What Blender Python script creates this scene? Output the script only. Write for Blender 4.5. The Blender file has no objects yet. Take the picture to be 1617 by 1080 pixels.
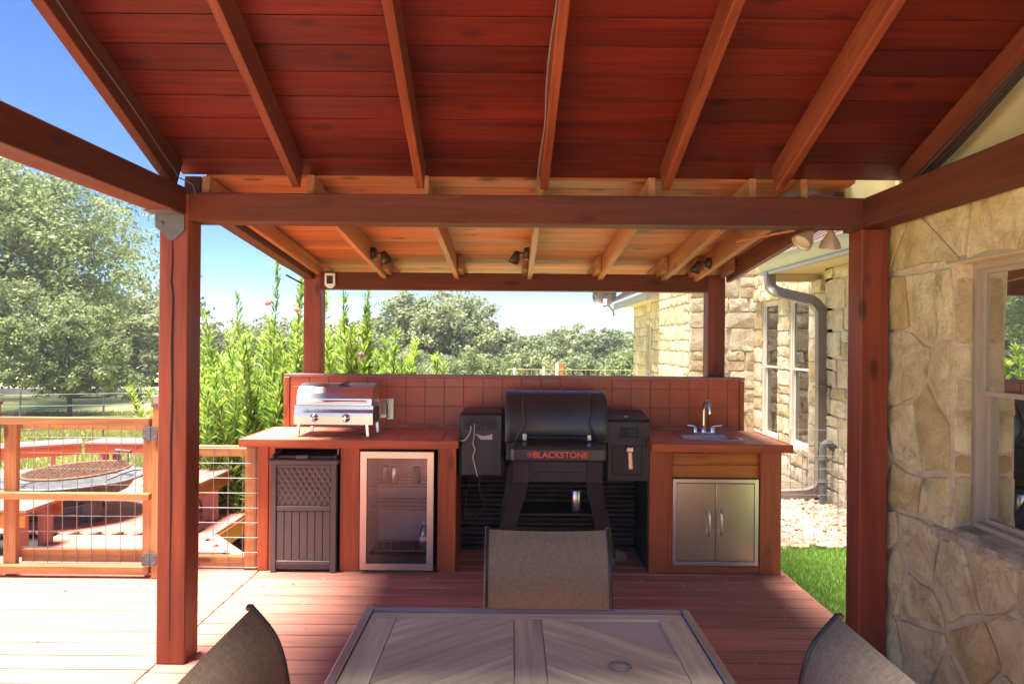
import bpy, math, random
import numpy as np
from mathutils import Vector, Matrix
R = math.radians
random.seed(7)
rng = np.random.default_rng(11)
scene = bpy.context.scene
col = scene.collection

# ---------------------------------------------------------------- camera, world, sun
cam_d = bpy.data.cameras.new('camera'); cam = bpy.data.objects.new('camera', cam_d); col.objects.link(cam)
cam.location = (0, 0, 1.64); cam.rotation_euler = (R(90), R(-0.5), 0)
cam_d.sensor_width = 36; cam_d.lens = 23.93; cam_d.clip_start = .05; cam_d.clip_end = 2000
scene.camera = cam
SUN_EL, SUN_AZ = R(79), R(240)         # azimuth clockwise from +Y: high, from the left and a little behind
w = bpy.data.worlds.new('World'); scene.world = w; w.use_nodes = True
nt = w.node_tree; bg = nt.nodes['Background']
sky = nt.nodes.new('ShaderNodeTexSky'); sky.sky_type = 'NISHITA'; sky.sun_disc = False
sky.sun_elevation = SUN_EL; sky.sun_rotation = SUN_AZ; sky.air_density = .33; sky.dust_density = 0; sky.ozone_density = 3.0; sky.altitude = 300
hs = nt.nodes.new('ShaderNodeHueSaturation'); hs.inputs['Saturation'].default_value = 1.25
mt = nt.nodes.new('ShaderNodeMix'); mt.data_type = 'RGBA'; mt.blend_type = 'MULTIPLY'; mt.inputs[0].default_value = 1; mt.inputs[7].default_value = (1, .88, .84, 1)
nt.links.new(sky.outputs[0], mt.inputs[6]); nt.links.new(mt.outputs[2], hs.inputs['Color']); nt.links.new(hs.outputs[0], bg.inputs[0]); bg.inputs[1].default_value = 0.055
sl = bpy.data.lights.new('sun', 'SUN'); so = bpy.data.objects.new('sun', sl); col.objects.link(so)
sl.energy = 2.8; sl.angle = R(24); sl.color = (1, .96, .91)
d = Vector((math.sin(SUN_AZ)*math.cos(SUN_EL), math.cos(SUN_AZ)*math.cos(SUN_EL), math.sin(SUN_EL)))
so.rotation_euler = d.to_track_quat('Z', 'Y').to_euler()
scene.view_settings.view_transform = 'Standard'; scene.view_settings.look = 'None'
scene.view_settings.exposure = 3.25; scene.view_settings.gamma = 1
scene.render.engine = 'CYCLES'

# ---------------------------------------------------------------- materials
MATS = {}
def newmat(name):
    m = bpy.data.materials.new(name); m.use_nodes = True
    t = m.node_tree; return m, t, t.nodes['Principled BSDF']
def N(t, kind, **kw):
    n = t.nodes.new('ShaderNode'+kind)
    for k, v in kw.items():
        if k in n.inputs: n.inputs[k].default_value = v
        else: setattr(n, k, v)
    return n
def ramp(t, fac, stops):
    r = t.nodes.new('ShaderNodeValToRGB'); e = r.color_ramp.elements
    while len(e) < len(stops): e.new(.5)
    for i, (p, c) in enumerate(stops): e[i].position = p; e[i].color = (*c, 1) if len(c) == 3 else c
    t.links.new(fac, r.inputs[0]); return r
def mixc(t, fac, a, b, mode='MIX'):
    n = t.nodes.new('ShaderNodeMix'); n.data_type = 'RGBA'; n.blend_type = mode
    for i, s in ((0, fac), (6, a), (7, b)):
        if hasattr(s, 'links') or isinstance(s, bpy.types.NodeSocket): t.links.new(s, n.inputs[i])
        else: n.inputs[i].default_value = s if i == 0 else (*s, 1)
    return n.outputs[2]
def math_(t, op, a, b=0.0):
    n = t.nodes.new('ShaderNodeMath'); n.operation = op
    for i, s in ((0, a), (1, b)):
        if isinstance(s, bpy.types.NodeSocket): t.links.new(s, n.inputs[i])
        else: n.inputs[i].default_value = s
    return n.outputs[0]
def coords(t, scale=(1, 1, 1), rand=True):
    tc = t.nodes.new('ShaderNodeTexCoord'); mp = t.nodes.new('ShaderNodeMapping')
    mp.inputs['Scale'].default_value = scale
    if rand:
        oi = t.nodes.new('ShaderNodeObjectInfo')
        k = math_(t, 'MULTIPLY', oi.outputs['Random'], 37.0)
        va = t.nodes.new('ShaderNodeVectorMath'); va.operation = 'ADD'
        t.links.new(tc.outputs['Object'], va.inputs[0]); t.links.new(k, va.inputs[1]); t.links.new(va.outputs[0], mp.inputs[0])
    else: t.links.new(tc.outputs['Object'], mp.inputs[0])
    return mp.outputs[0]
def wood(name, dark, mid, light, rough=.55, knots=.5, grain=1.0, var=.35, bump=.25, coat=0):
    m, t, p = newmat(name)
    g = N(t, 'TexNoise', Scale=1.0, Detail=6, Roughness=.65, Distortion=.6); t.links.new(coords(t, (1.6, 38*grain, 38*grain)), g.inputs[0])
    b = N(t, 'TexNoise', Scale=1.0, Detail=3, Distortion=.4); t.links.new(coords(t, (.9, 5, 5)), b.inputs[0])
    c = ramp(t, g.outputs[0], [(.22, dark), (.5, mid), (.8, light)]).outputs[0]
    tone = ramp(t, b.outputs[0], [(.3, (.62, .60, .58)), (.7, (1.18, 1.15, 1.1))]).outputs[0]
    c = mixc(t, .8, c, tone, 'MULTIPLY')
    if knots:
        v = N(t, 'TexVoronoi', Scale=1.0); v.feature = 'F1'; t.links.new(coords(t, (2.6, 6.5, 6.5)), v.inputs[0])
        kf = ramp(t, v.outputs['Distance'], [(.09, (1, 1, 1)), (.2, (0, 0, 0))]).outputs[0]
        kf = math_(t, 'MULTIPLY', kf, knots)
        c = mixc(t, kf, c, tuple(x*.28 for x in dark))
    oi = t.nodes.new('ShaderNodeObjectInfo')
    v = math_(t, 'MULTIPLY_ADD', oi.outputs['Random'], var); t.nodes[-1].inputs[2].default_value = 1-var*.55
    hs = N(t, 'HueSaturation'); t.links.new(c, hs.inputs['Color']); t.links.new(v, hs.inputs['Value'])
    t.links.new(hs.outputs[0], p.inputs['Base Color']); p.inputs['Specular IOR Level'].default_value = .28
    rr = ramp(t, b.outputs[0], [(.3, (rough-.12,)*3), (.7, (rough+.14,)*3)]); t.links.new(rr.outputs[0], p.inputs['Roughness'])
    bp = N(t, 'Bump', Strength=bump, Distance=.004); t.links.new(g.outputs[0], bp.inputs['Height']); t.links.new(bp.outputs[0], p.inputs['Normal'])
    p.inputs['Coat Weight'].default_value = coat
    return m
def plain(name, c, rough=.5, metal=0, nscale=8, amt=.25, bump=.1, spec=.5, stretch=(1, 1, 1)):
    m, t, p = newmat(name)
    n = N(t, 'TexNoise', Scale=nscale, Detail=5, Roughness=.6); t.links.new(coords(t, stretch), n.inputs[0])
    a = tuple(x*(1-amt) for x in c); b = tuple(min(1, x*(1+amt)) for x in c)
    t.links.new(ramp(t, n.outputs[0], [(.3, a), (.7, b)]).outputs[0], p.inputs['Base Color'])
    t.links.new(ramp(t, n.outputs[0], [(.3, (max(0, rough-.08),)*3), (.7, (min(1, rough+.1),)*3)]).outputs[0], p.inputs['Roughness'])
    p.inputs['Metallic'].default_value = metal; p.inputs['Specular IOR Level'].default_value = spec
    if bump:
        n2 = N(t, 'TexNoise', Scale=nscale*9, Detail=3); t.links.new(coords(t, stretch), n2.inputs[0])
        bp = N(t, 'Bump', Strength=bump, Distance=.003); t.links.new(n2.outputs[0], bp.inputs['Height']); t.links.new(bp.outputs[0], p.inputs['Normal'])
    return m
def stone_mat(name, a, b, stain, amt=1.0):
    m, t, p = newmat(name)
    n = N(t, 'TexNoise', Scale=5.5, Detail=9, Roughness=.72, Distortion=.9); t.links.new(coords(t), n.inputs[0])
    c = ramp(t, n.outputs[0], [(.36, a), (.5, b), (.66, tuple(min(1, x*1.18) for x in b))]).outputs[0]
    s = N(t, 'TexNoise', Scale=2.1, Detail=6, Roughness=.7); t.links.new(coords(t, (1, 1, .6)), s.inputs[0])
    sf = ramp(t, s.outputs[0], [(.53, (0, 0, 0)), (.72, (amt,)*3)]).outputs[0]
    c = mixc(t, sf, c, stain)
    ck = N(t, 'TexNoise', Scale=1.9, Detail=6, Roughness=.62, Distortion=1.6); t.links.new(coords(t, (1.3, 1, .8)), ck.inputs[0])
    ln_ = math_(t, 'ABSOLUTE', math_(t, 'SUBTRACT', ck.outputs[0], .5)); lf_ = ramp(t, ln_, [(.0, (.45*amt,)*3), (.008, (0, 0, 0))]).outputs[0]
    c = mixc(t, lf_, c, tuple(x*.35 for x in a))
    oi = t.nodes.new('ShaderNodeObjectInfo')
    c = mixc(t, math_(t, 'MULTIPLY', math_(t, 'POWER', oi.outputs['Random'], 3.0), .55*amt), c, stain)
    vv = math_(t, 'MULTIPLY_ADD', oi.outputs['Random'], -.22); t.nodes[-1].inputs[2].default_value = 1.08
    hs = N(t, 'HueSaturation'); t.links.new(c, hs.inputs['Color']); t.links.new(vv, hs.inputs['Value'])
    t.links.new(hs.outputs[0], p.inputs['Base Color']); p.inputs['Roughness'].default_value = .9; p.inputs['Specular IOR Level'].default_value = .2
    n2 = N(t, 'TexNoise', Scale=7, Detail=12, Roughness=.78, Distortion=1.2); t.links.new(coords(t), n2.inputs[0])
    bp = N(t, 'Bump', Strength=1.0, Distance=.035); t.links.new(n2.outputs[0], bp.inputs['Height']); t.links.new(bp.outputs[0], p.inputs['Normal'])
    return m
def leaf_mat(name, cols, trans=.35, rough=.55):
    m, t, p = newmat(name)
    ge = t.nodes.new('ShaderNodeNewGeometry')
    st = [(i/(len(cols)-1), c) for i, c in enumerate(cols)]
    r = ramp(t, ge.outputs['Random Per Island'], st)
    n = N(t, 'TexNoise', Scale=.55, Detail=3); t.links.new(coords(t, rand=False), n.inputs[0])
    c = mixc(t, .75, r.outputs[0], ramp(t, n.outputs[0], [(.35, (.62, .70, .55)), (.65, (1.3, 1.22, 1.05))]).outputs[0], 'MULTIPLY')
    t.links.new(c, p.inputs['Base Color']); p.inputs['Roughness'].default_value = rough
    tr = t.nodes.new('ShaderNodeBsdfTranslucent'); t.links.new(c, tr.inputs[0])
    mx = t.nodes.new('ShaderNodeMixShader'); mx.inputs[0].default_value = trans
    t.links.new(p.outputs[0], mx.inputs[1]); t.links.new(tr.outputs[0], mx.inputs[2])
    t.links.new(mx.outputs[0], t.nodes['Material Output'].inputs[0])
    return m
def glass_mat(name, refl=.3, tint=(.85, .9, .9), fk=.8):
    m, t, p = newmat(name); t.nodes.remove(p)
    a = t.nodes.new('ShaderNodeBsdfTransparent'); a.inputs[0].default_value = (*tint, 1)
    g = t.nodes.new('ShaderNodeBsdfGlossy'); g.inputs['Roughness'].default_value = .015
    lw = t.nodes.new('ShaderNodeLayerWeight'); lw.inputs[0].default_value = .35
    f = math_(t, 'MULTIPLY_ADD', lw.outputs['Fresnel'], fk); t.nodes[-1].inputs[2].default_value = refl
    f = math_(t, 'MINIMUM', f, .95)
    mx = t.nodes.new('ShaderNodeMixShader'); t.links.new(f, mx.inputs[0])
    t.links.new(a.outputs[0], mx.inputs[1]); t.links.new(g.outputs[0], mx.inputs[2])
    t.links.new(mx.outputs[0], t.nodes['Material Output'].inputs[0]); return m
def steel_mat(name, c=(.62, .60, .58), rough=.3, axis=(60, 1.5, 1.5)):
    m, t, p = newmat(name)
    n = N(t, 'TexNoise', Scale=14, Detail=2); t.links.new(coords(t, axis), n.inputs[0])
    b = N(t, 'TexNoise', Scale=3.0, Detail=4); t.links.new(coords(t), b.inputs[0])
    t.links.new(mixc(t, .10, c, ramp(t, b.outputs[0], [(.35, tuple(x*.7 for x in c)), (.65, tuple(min(1, x*1.2) for x in c))]).outputs[0]), p.inputs['Base Color'])
    p.inputs['Roughness'].default_value = rough
    p.inputs['Metallic'].default_value = .95; p.inputs['Anisotropic'].default_value = .3
    return m
def weave_mat(name, a, b):
    m, t, p = newmat(name)
    c1 = coords(t, (1, 1, 1), False)
    nx = N(t, 'TexNoise', Scale=1, Detail=2, Roughness=.7); t.links.new(coords(t, (900, 25, 25), False), nx.inputs[0])
    nz = N(t, 'TexNoise', Scale=1, Detail=2, Roughness=.7); t.links.new(coords(t, (25, 700, 700), False), nz.inputs[0])
    k = math_(t, 'MULTIPLY', math_(t, 'ADD', nx.outputs[0], nz.outputs[0]), .5)
    t.links.new(ramp(t, k, [(.40, a), (.60, b)]).outputs[0], p.inputs['Base Color'])
    p.inputs['Roughness'].default_value = .75
    bp = N(t, 'Bump', Strength=.35, Distance=.001); t.links.new(k, bp.inputs['Height']); t.links.new(bp.outputs[0], p.inputs['Normal'])
    return m

M = {}
M['roof_red'] = wood('red_stained_roof_wood', (0.044, 0.003, 0.001), (0.103, 0.009, 0.001), (0.160, 0.017, 0.003), rough=.5, knots=.6, var=.5)
M['roof_new'] = wood('cedar_roof_wood', (0.299, 0.074, 0.019), (0.505, 0.143, 0.039), (0.665, 0.235, 0.071), rough=.6, knots=.8, var=.45)
M['rafter_red'] = wood('stained_rafter_wood', (0.102, 0.021, 0.007), (0.197, 0.046, 0.014), (0.263, 0.073, 0.025), rough=.5, knots=.6, var=.3)
M['rafter_new'] = wood('cedar_rafter_wood', (0.265, 0.101, 0.041), (0.420, 0.172, 0.069), (0.530, 0.254, 0.109), rough=.6, knots=.5, var=.3)
M['beam'] = wood('mahogany_stained_beam', (0.063, 0.015, 0.005), (0.118, 0.026, 0.008), (0.160, 0.040, 0.014), rough=.62, knots=.5, var=.15, grain=.7)
M['post'] = wood('mahogany_stained_post', (0.142, 0.030, 0.011), (0.239, 0.049, 0.020), (0.301, 0.073, 0.030), rough=.5, knots=.8, var=.2, grain=.6)
M['cabinet'] = wood('red_cabinet_wood', (0.242, 0.053, 0.018), (0.413, 0.093, 0.031), (0.513, 0.143, 0.051), rough=.45, knots=.4, var=.22, grain=.7)
M['plank_orange'] = wood('orange_cabinet_plank', (0.293, 0.080, 0.016), (0.505, 0.160, 0.029), (0.612, 0.226, 0.053), rough=.4, knots=.4, var=.2)
M['cedar'] = wood('cedar_fence_wood', (0.246, 0.101, 0.035), (0.387, 0.176, 0.066), (0.484, 0.246, 0.106), rough=.65, knots=.7, var=.3)
M['deck'] = wood('red_composite_deck', (0.366, 0.146, 0.106), (0.521, 0.214, 0.151), (0.676, 0.299, 0.217), rough=.62, knots=0, var=.16, grain=1.4, bump=.35)
M['bench'] = wood('red_composite_bench', (0.292, 0.108, 0.088), (0.399, 0.167, 0.144), (0.475, 0.215, 0.187), rough=.6, knots=0, var=.15, grain=1.2)
M['table_wood'] = wood('grey_brown_table_tile', (0.353, 0.285, 0.188), (0.624, 0.516, 0.347), (0.850, 0.800, 0.547), rough=.42, knots=0, var=.22, grain=.55, bump=.3)
M['tile'] = plain('terracotta_wall_tile', (0.437, 0.081, 0.025), .38, nscale=5, amt=.18, bump=.06)
M['tile_top'] = plain('terracotta_counter_tile', (0.617, 0.242, 0.134), .48, nscale=6, amt=.2, bump=.06)
M['grout'] = plain('tile_grout', (0.480, 0.204, 0.120), .9)
M['steel'] = steel_mat('brushed_steel')
M['steel_v'] = steel_mat('brushed_steel_door', (.60, .53, .43), .27, (1.5, 1.5, 60))
M['steel_warm'] = steel_mat('steel_fridge_frame', (0.594, 0.468, 0.387), .36)
M['chrome'] = plain('chrome', (.75, .74, .72), .12, 1, amt=.05, bump=0)
M['black'] = plain('black_powder_coat', (0.020, 0.019, 0.019), .42, nscale=20, amt=.3, bump=.25)
M['black_dull'] = plain('dull_black_metal', (.012, .011, .011), .6, nscale=14, amt=.4, bump=.2)
M['grill_grey'] = plain('charcoal_painted_lid', (0.036, 0.032, 0.033), .33, nscale=4, amt=.2, bump=.05)
M['charcoal'] = plain('grey_cast_metal', (.10, .10, .10), .6, nscale=9, amt=.35)
M['bin'] = plain('brown_resin', (0.085, 0.065, 0.058), .5, nscale=6, amt=.15, bump=.12)
M['corrugated'] = plain('dark_corrugated_metal', (0.058, 0.036, 0.029), .45, .5, nscale=5, amt=.4)
M['orange'] = plain('orange_letter_paint', (.80, .10, .018), .5, amt=.03, bump=0)
M['white_pl'] = plain('white_plastic', (.72, .70, .66), .5, amt=.05)
M['cream_pl'] = plain('cream_plastic', (.62, .52, .40), .5, amt=.05)
M['brass'] = plain('brass_bell', (.60, .46, .27), .35, .25, nscale=7, amt=.2, bump=.03)
M['bronze'] = plain('dark_bronze', (.055, .038, .028), .4, .5, amt=.3)
M['rust'] = plain('rusted_iron', (.20, .095, .055), .75, .3, nscale=18, amt=.5, bump=.4)
M['iron'] = plain('weathered_iron', (.13, .12, .125), .6, .3, nscale=10, amt=.5, bump=.3)
M['wire'] = plain('galvanised_wire', (0.294, 0.266, 0.252), .45, .6, amt=.2, bump=0)
M['cable'] = plain('grey_cable', (.16, .12, .10), .55, amt=.1, bump=0)
M['cable_dark'] = plain('black_cable', (.03, .025, .022), .5, amt=.1, bump=0)
M['cord'] = plain('pale_cord', (.50, .42, .34), .5, amt=.1, bump=0)
M['table_frame'] = plain('pewter_aluminium', (0.330, 0.300, 0.285), .35, .6, nscale=4, amt=.12, bump=.04)
M['chair_frame'] = plain('bronze_chair_tube', (.045, .038, .034), .35, .5, amt=.2, bump=0)
M['sling'] = weave_mat('brown_sling_mesh', (.17, .115, .068), (.31, .22, .135))
M['sling_dark'] = weave_mat('taupe_sling_mesh', (0.109, 0.076, 0.053), (0.255, 0.184, 0.129))
M['stone'] = stone_mat('near_limestone', (0.618, 0.470, 0.218), (0.824, 0.710, 0.386), (0.742, 0.480, 0.126), .9)
M['stone_pale'] = stone_mat('pale_limestone', (0.436, 0.335, 0.221), (0.613, 0.503, 0.361), (0.539, 0.317, 0.098), .8)
M['stone_rough'] = stone_mat('rough_sill_stone', (0.286, 0.217, 0.137), (0.601, 0.497, 0.328), (0.315, 0.202, 0.109), .9)
M['mortar'] = stone_mat('sandy_mortar', (0.639, 0.500, 0.297), (0.783, 0.630, 0.405), (0.680, 0.470, 0.216), .3)
M['mortar_pale'] = plain('pale_mortar', (0.524, 0.430, 0.318), .95, nscale=7, amt=.12, bump=.5)
M['siding'] = plain('yellow_trim_paint', (.52, .43, .20), .6, amt=.06)
M['gutter'] = plain('tan_gutter_paint', (.36, .31, .23), .4, amt=.08, bump=.02)
M['downspout'] = plain('taupe_downspout_paint', (.20, .145, .12), .4, amt=.1, bump=.02)
M['frame_paint'] = plain('tan_window_frame', (.36, .29, .20), .45, amt=.08, bump=.03)
M['frame_white'] = plain('cream_window_frame', (.62, .55, .45), .45, amt=.06, bump=.03)
M['metal_roof'] = plain('red_metal_roof', (0.138, 0.071, 0.059), .4, .4, amt=.15, bump=.02)
M['soffit'] = plain('tan_soffit', (.55, .42, .24), .6, amt=.08)
M['curtain'] = plain('green_grey_curtain', (0.286, 0.273, 0.208), .9, nscale=3, amt=.15)
M['interior'] = plain('unlit_room_dark', (.06, .05, .04), .9)  # room shade behind the panes, put into the colour
M['glass'] = glass_mat('window_glass', .16, (.8, .85, .8), .6)
M['glass_far'] = glass_mat('far_window_glass', .10, (.55, .52, .45), .25)
M['glass_fridge'] = glass_mat('fridge_glass', .02, (.93, .89, .87), .35)
M['clear'] = glass_mat('clear_bottle', .2, (.8, .88, .92))
M['fridge_in'] = plain('fridge_liner', (0.772, 0.564, 0.535), .45, amt=.12)
M['bark'] = plain('grey_oak_bark', (.085, .065, .05), .95, nscale=6, amt=.5, bump=.8)
M['stem'] = plain('green_stem', (.16, .19, .06), .7, nscale=6, amt=.3)
M['oak'] = leaf_mat('oak_leaves', [(.11, .135, .055), (.15, .19, .075), (.20, .235, .10), (.26, .27, .14)], .5)
M['oak_b'] = leaf_mat('bright_oak_leaves', [(.12, .16, .06), (.17, .22, .08), (.23, .28, .11), (.30, .31, .15)], .5)
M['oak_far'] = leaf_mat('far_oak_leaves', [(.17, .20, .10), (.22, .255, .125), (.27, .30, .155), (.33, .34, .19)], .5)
M['oleander'] = leaf_mat('oleander_leaves', [(0.130, 0.223, 0.037), (0.245, 0.380, 0.058), (0.389, 0.551, 0.087), (0.605, 0.682, 0.174)], .5, .4)
M['pink'] = leaf_mat('pink_petals', [(0.496, 0.220, 0.220), (0.560, 0.350, 0.330)], .3)
M['lawn'] = leaf_mat('lawn_blades', [(0.072, 0.149, 0.018), (0.130, 0.230, 0.031), (0.217, 0.321, 0.046)], .4)
M['meadow'] = leaf_mat('meadow_blades', [(0.194, 0.214, 0.061), (0.286, 0.286, 0.092), (0.367, 0.337, 0.133)], .4)
def ground_mat(name, stops, scale):
    m, t, p = newmat(name)
    a = N(t, 'TexNoise', Scale=scale, Detail=8, Roughness=.7); t.links.new(coords(t, (1, 1.6, 1), False), a.inputs[0])
    b = N(t, 'TexNoise', Scale=scale*14, Detail=5); t.links.new(coords(t, rand=False), b.inputs[0])
    k = math_(t, 'ADD', math_(t, 'MULTIPLY', a.outputs[0], .7), math_(t, 'MULTIPLY', b.outputs[0], .3))
    t.links.new(ramp(t, k, stops).outputs[0], p.inputs['Base Color']); p.inputs['Roughness'].default_value = .95
    bp = N(t, 'Bump', Strength=.7, Distance=.05); t.links.new(b.outputs[0], bp.inputs['Height']); t.links.new(bp.outputs[0], p.inputs['Normal'])
    return m
M['field'] = ground_mat('dry_green_meadow', [(.36, (0.178, 0.219, 0.072)), (.48, (0.342, 0.356, 0.130)), (.58, (0.493, 0.452, 0.203)), (.7, (0.602, 0.520, 0.275))], .25)
M['soil'] = ground_mat('brown_soil', [(.4, (.07, .045, .03)), (.6, (.14, .10, .07))], 3)
M['turf_soil'] = ground_mat('green_turf_backing', [(.4, (0.064, 0.144, 0.019)), (.6, (0.112, 0.224, 0.032))], 6)
M['gravel_bed'] = ground_mat('gravel_bed', [(.4, (0.135, 0.090, 0.056)), (.6, (0.225, 0.169, 0.112))], 9)
M['crack'] = plain('crack_dark', (.012, .005, .003), .95, amt=.1, bump=0)
M['track'] = ground_mat('pale_track', [(.4, (.50, .44, .36)), (.6, (.62, .56, .48))], 1)
M['pebbles'] = [plain('pebble_%s' % i, c, .75, nscale=9, amt=.15) for i, c in (('cream', (.30, .22, .14)), ('buff', (.20, .125, .07)), ('white', (.38, .31, .23)))]

# ---------------------------------------------------------------- mesh helpers
def link(o, parent=None):
    col.objects.link(o)
    if parent is not None: o.parent = parent
    return o
def props(o, label=None, cat=None, group=None, kind=None):
    for k, v in (('label', label), ('category', cat), ('group', group), ('kind', kind)):
        if v: o[k] = v
    return o
def thing(name, label, cat, loc=(0, 0, 0), rz=0, group=None):
    o = bpy.data.objects.new(name, None); col.objects.link(o); o.empty_display_size = .1
    o.location = loc; o.rotation_euler = (0, 0, rz); return props(o, label, cat, group)
class MB:
    """collects shapes in world coordinates (or in the thing's own when local=True)"""
    def __init__(s): s.v = []; s.f = []; s.sm = []
    def add(s, vs, fs, smooth=False):
        b = len(s.v); s.v += [tuple(p) for p in vs]; s.f += [tuple(i+b for i in f) for f in fs]; s.sm += [smooth]*len(fs); return s
    def box(s, a, b, ch=0):
        x0, y0, z0 = (min(a[i], b[i]) for i in range(3)); x1, y1, z1 = (max(a[i], b[i]) for i in range(3))
        v, f = chamfer_box(x1-x0, y1-y0, z1-z0, ch)
        c = ((x0+x1)/2, (y0+y1)/2, (z0+z1)/2)
        return s.add([(p[0]+c[0], p[1]+c[1], p[2]+c[2]) for p in v], f)
    def bar(s, p0, p1, w_, h_, up=(0, 0, 1), ch=0):
        m, L = frame(p0, p1, up); v, f = chamfer_box(L, w_, h_, ch)
        return s.add([tuple(m @ Vector(p)) for p in v], f)
    def tube(s, pts, r, seg=8, cap=True):
        pts = [Vector(p) for p in pts]; n = len(pts); vs = []; fs = []
        rs = r if isinstance(r, (list, tuple)) else [r]*n
        prev = None
        for i, p in enumerate(pts):
            dr = (pts[min(i+1, n-1)]-pts[max(i-1, 0)]).normalized()
            if prev is None:
                a = Vector((0, 0, 1)) if abs(dr.z) < .9 else Vector((1, 0, 0))
                u = dr.cross(a).normalized()
            else: u = (prev-dr*prev.dot(dr)).normalized()
            prev = u; v2 = dr.cross(u)
            for k in range(seg):
                an = 2*math.pi*k/seg; vs.append(p+(u*math.cos(an)+v2*math.sin(an))*rs[i])
        for i in range(n-1):
            for k in range(seg):
                a = i*seg+k; b = i*seg+(k+1) % seg; fs.append((a, a+seg, b+seg, b))
        s.add(vs, fs, True)
        if cap:
            s.add([vs[k] for k in range(seg)], [tuple(range(seg))]); s.add([vs[(n-1)*seg+k] for k in range(seg)], [tuple(reversed(range(seg)))])
        return s
    def prism(s, poly, dirv, depth, smooth=False):
        """poly: 3D points in a plane, extruded along dirv*depth"""
        n = len(poly); dv = Vector(dirv)*depth
        a = [Vector(p) for p in poly]; b = [p+dv for p in a]
        s.add(a+b, [(i, (i+1) % n, (i+1) % n+n, i+n) for i in range(n)], smooth)
        s.add(a, [tuple(reversed(range(n)))]); s.add(b, [tuple(range(n))]); return s
    def lathe(s, prof, c, axis=(0, 0, 1), seg=20):
        ax = Vector(axis).normalized(); q = ax.to_track_quat('Z', 'Y'); vs = []; n = len(prof)
        for r_, h_ in prof:
            for k in range(seg):
                an = 2*math.pi*k/seg; vs.append(q @ Vector((r_*math.cos(an), r_*math.sin(an), h_))+Vector(c))
        fs = [(i*seg+k, i*seg+(k+1) % seg, (i+1)*seg+(k+1) % seg, (i+1)*seg+k) for i in range(n-1) for k in range(seg)]
        return s.add(vs, fs, True)
    def build(s, name, m, parent=None, loc=None, world=True, **kw):
        me = bpy.data.meshes.new(name); o = bpy.data.objects.new(name, me)
        off = Vector((0, 0, 0))
        if parent is not None and world:
            q = parent
            while q is not None: off += q.location; q = q.parent
        if loc is not None: off += Vector(loc); o.location = loc
        me.from_pydata([tuple(Vector(v)-off) for v in s.v], [], s.f)
        me.polygons.foreach_set('use_smooth', s.sm)
        me.materials.append(m); me.update(); link(o, parent); return props(o, **kw)
def chamfer_box(L, W, H, c):
    x, y, z = L/2, W/2, H/2
    if not c:
        v = [(sx*x, sy*y, sz*z) for sx in (-1, 1) for sy in (-1, 1) for sz in (-1, 1)]
        return v, [(0, 1, 3, 2), (4, 6, 7, 5), (0, 4, 5, 1), (2, 3, 7, 6), (0, 2, 6, 4), (1, 5, 7, 3)]
    v = []; idx = {}
    for sx in (-1, 1):
        for sy in (-1, 1):
            for sz in (-1, 1):
                for k in range(3):
                    p = [sx*(x-c), sy*(y-c), sz*(z-c)]; p[k] = (sx*x, sy*y, sz*z)[k]
                    idx[(sx, sy, sz, k)] = len(v); v.append(tuple(p))
    f = []
    for k in range(3):
        a, b = [i for i in range(3) if i != k]
        for s in (-1, 1):
            q = []
            for sa, sb in ((-1, -1), (1, -1), (1, 1), (-1, 1)):
                t_ = [0, 0, 0]; t_[k] = s; t_[a] = sa; t_[b] = sb; q.append(idx[(*t_, k)])
            f.append(tuple(q))
    for k in range(3):                                   # edges parallel to axis k
        a, b = [i for i in range(3) if i != k]
        for sa in (-1, 1):
            for sb in (-1, 1):
                t0 = [0, 0, 0]; t0[a] = sa; t0[b] = sb; t1 = list(t0); t0[k] = -1; t1[k] = 1
                f.append((idx[(*t0, a)], idx[(*t1, a)], idx[(*t1, b)], idx[(*t0, b)]))
    for sx in (-1, 1):
        for sy in (-1, 1):
            for sz in (-1, 1): f.append(tuple(idx[(sx, sy, sz, k)] for k in range(3)))
    cen = Vector((0, 0, 0)); out = []
    for q in f:
        P = [Vector(v[i]) for i in q]; n = (P[1]-P[0]).cross(P[2]-P[0]); m_ = sum(P, Vector())/len(P)
        out.append(q if n.dot(m_) > 0 else tuple(reversed(q)))
    return v, out
def frame(p0, p1, up=(0, 0, 1)):
    p0, p1 = Vector(p0), Vector(p1); x = (p1-p0); L = x.length; x.normalize(); up = Vector(up)
    if abs(x.dot(up)) > .98: up = Vector((0, 1, 0))
    y = up.cross(x).normalized(); z = x.cross(y)
    m = Matrix((x, y, z)).transposed().to_4x4(); m.translation = (p0+p1)/2; return m, L
_cache = {}
def plank(name, p0, p1, w_, h_, mat, parent=None, up=(0, 0, 1), ch=.003, **kw):
    """board whose grain runs from p0 to p1; w_ across, h_ along up; mesh shared by equal boards"""
    m, L = frame(p0, p1, up); key = (round(L, 3), round(w_, 3), round(h_, 3), mat.name, ch)
    me = _cache.get(key)
    if me is None:
        v, f = chamfer_box(L, w_, h_, ch); me = bpy.data.meshes.new(name); me.from_pydata(v, [], f); me.materials.append(mat); me.update(); _cache[key] = me
    o = bpy.data.objects.new(name, me)
    off = Vector((0, 0, 0)); q = parent
    while q is not None: off += q.location; q = q.parent
    m.translation = m.translation-off; o.matrix_local = m; link(o, parent)
    return props(o, **kw)
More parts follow.
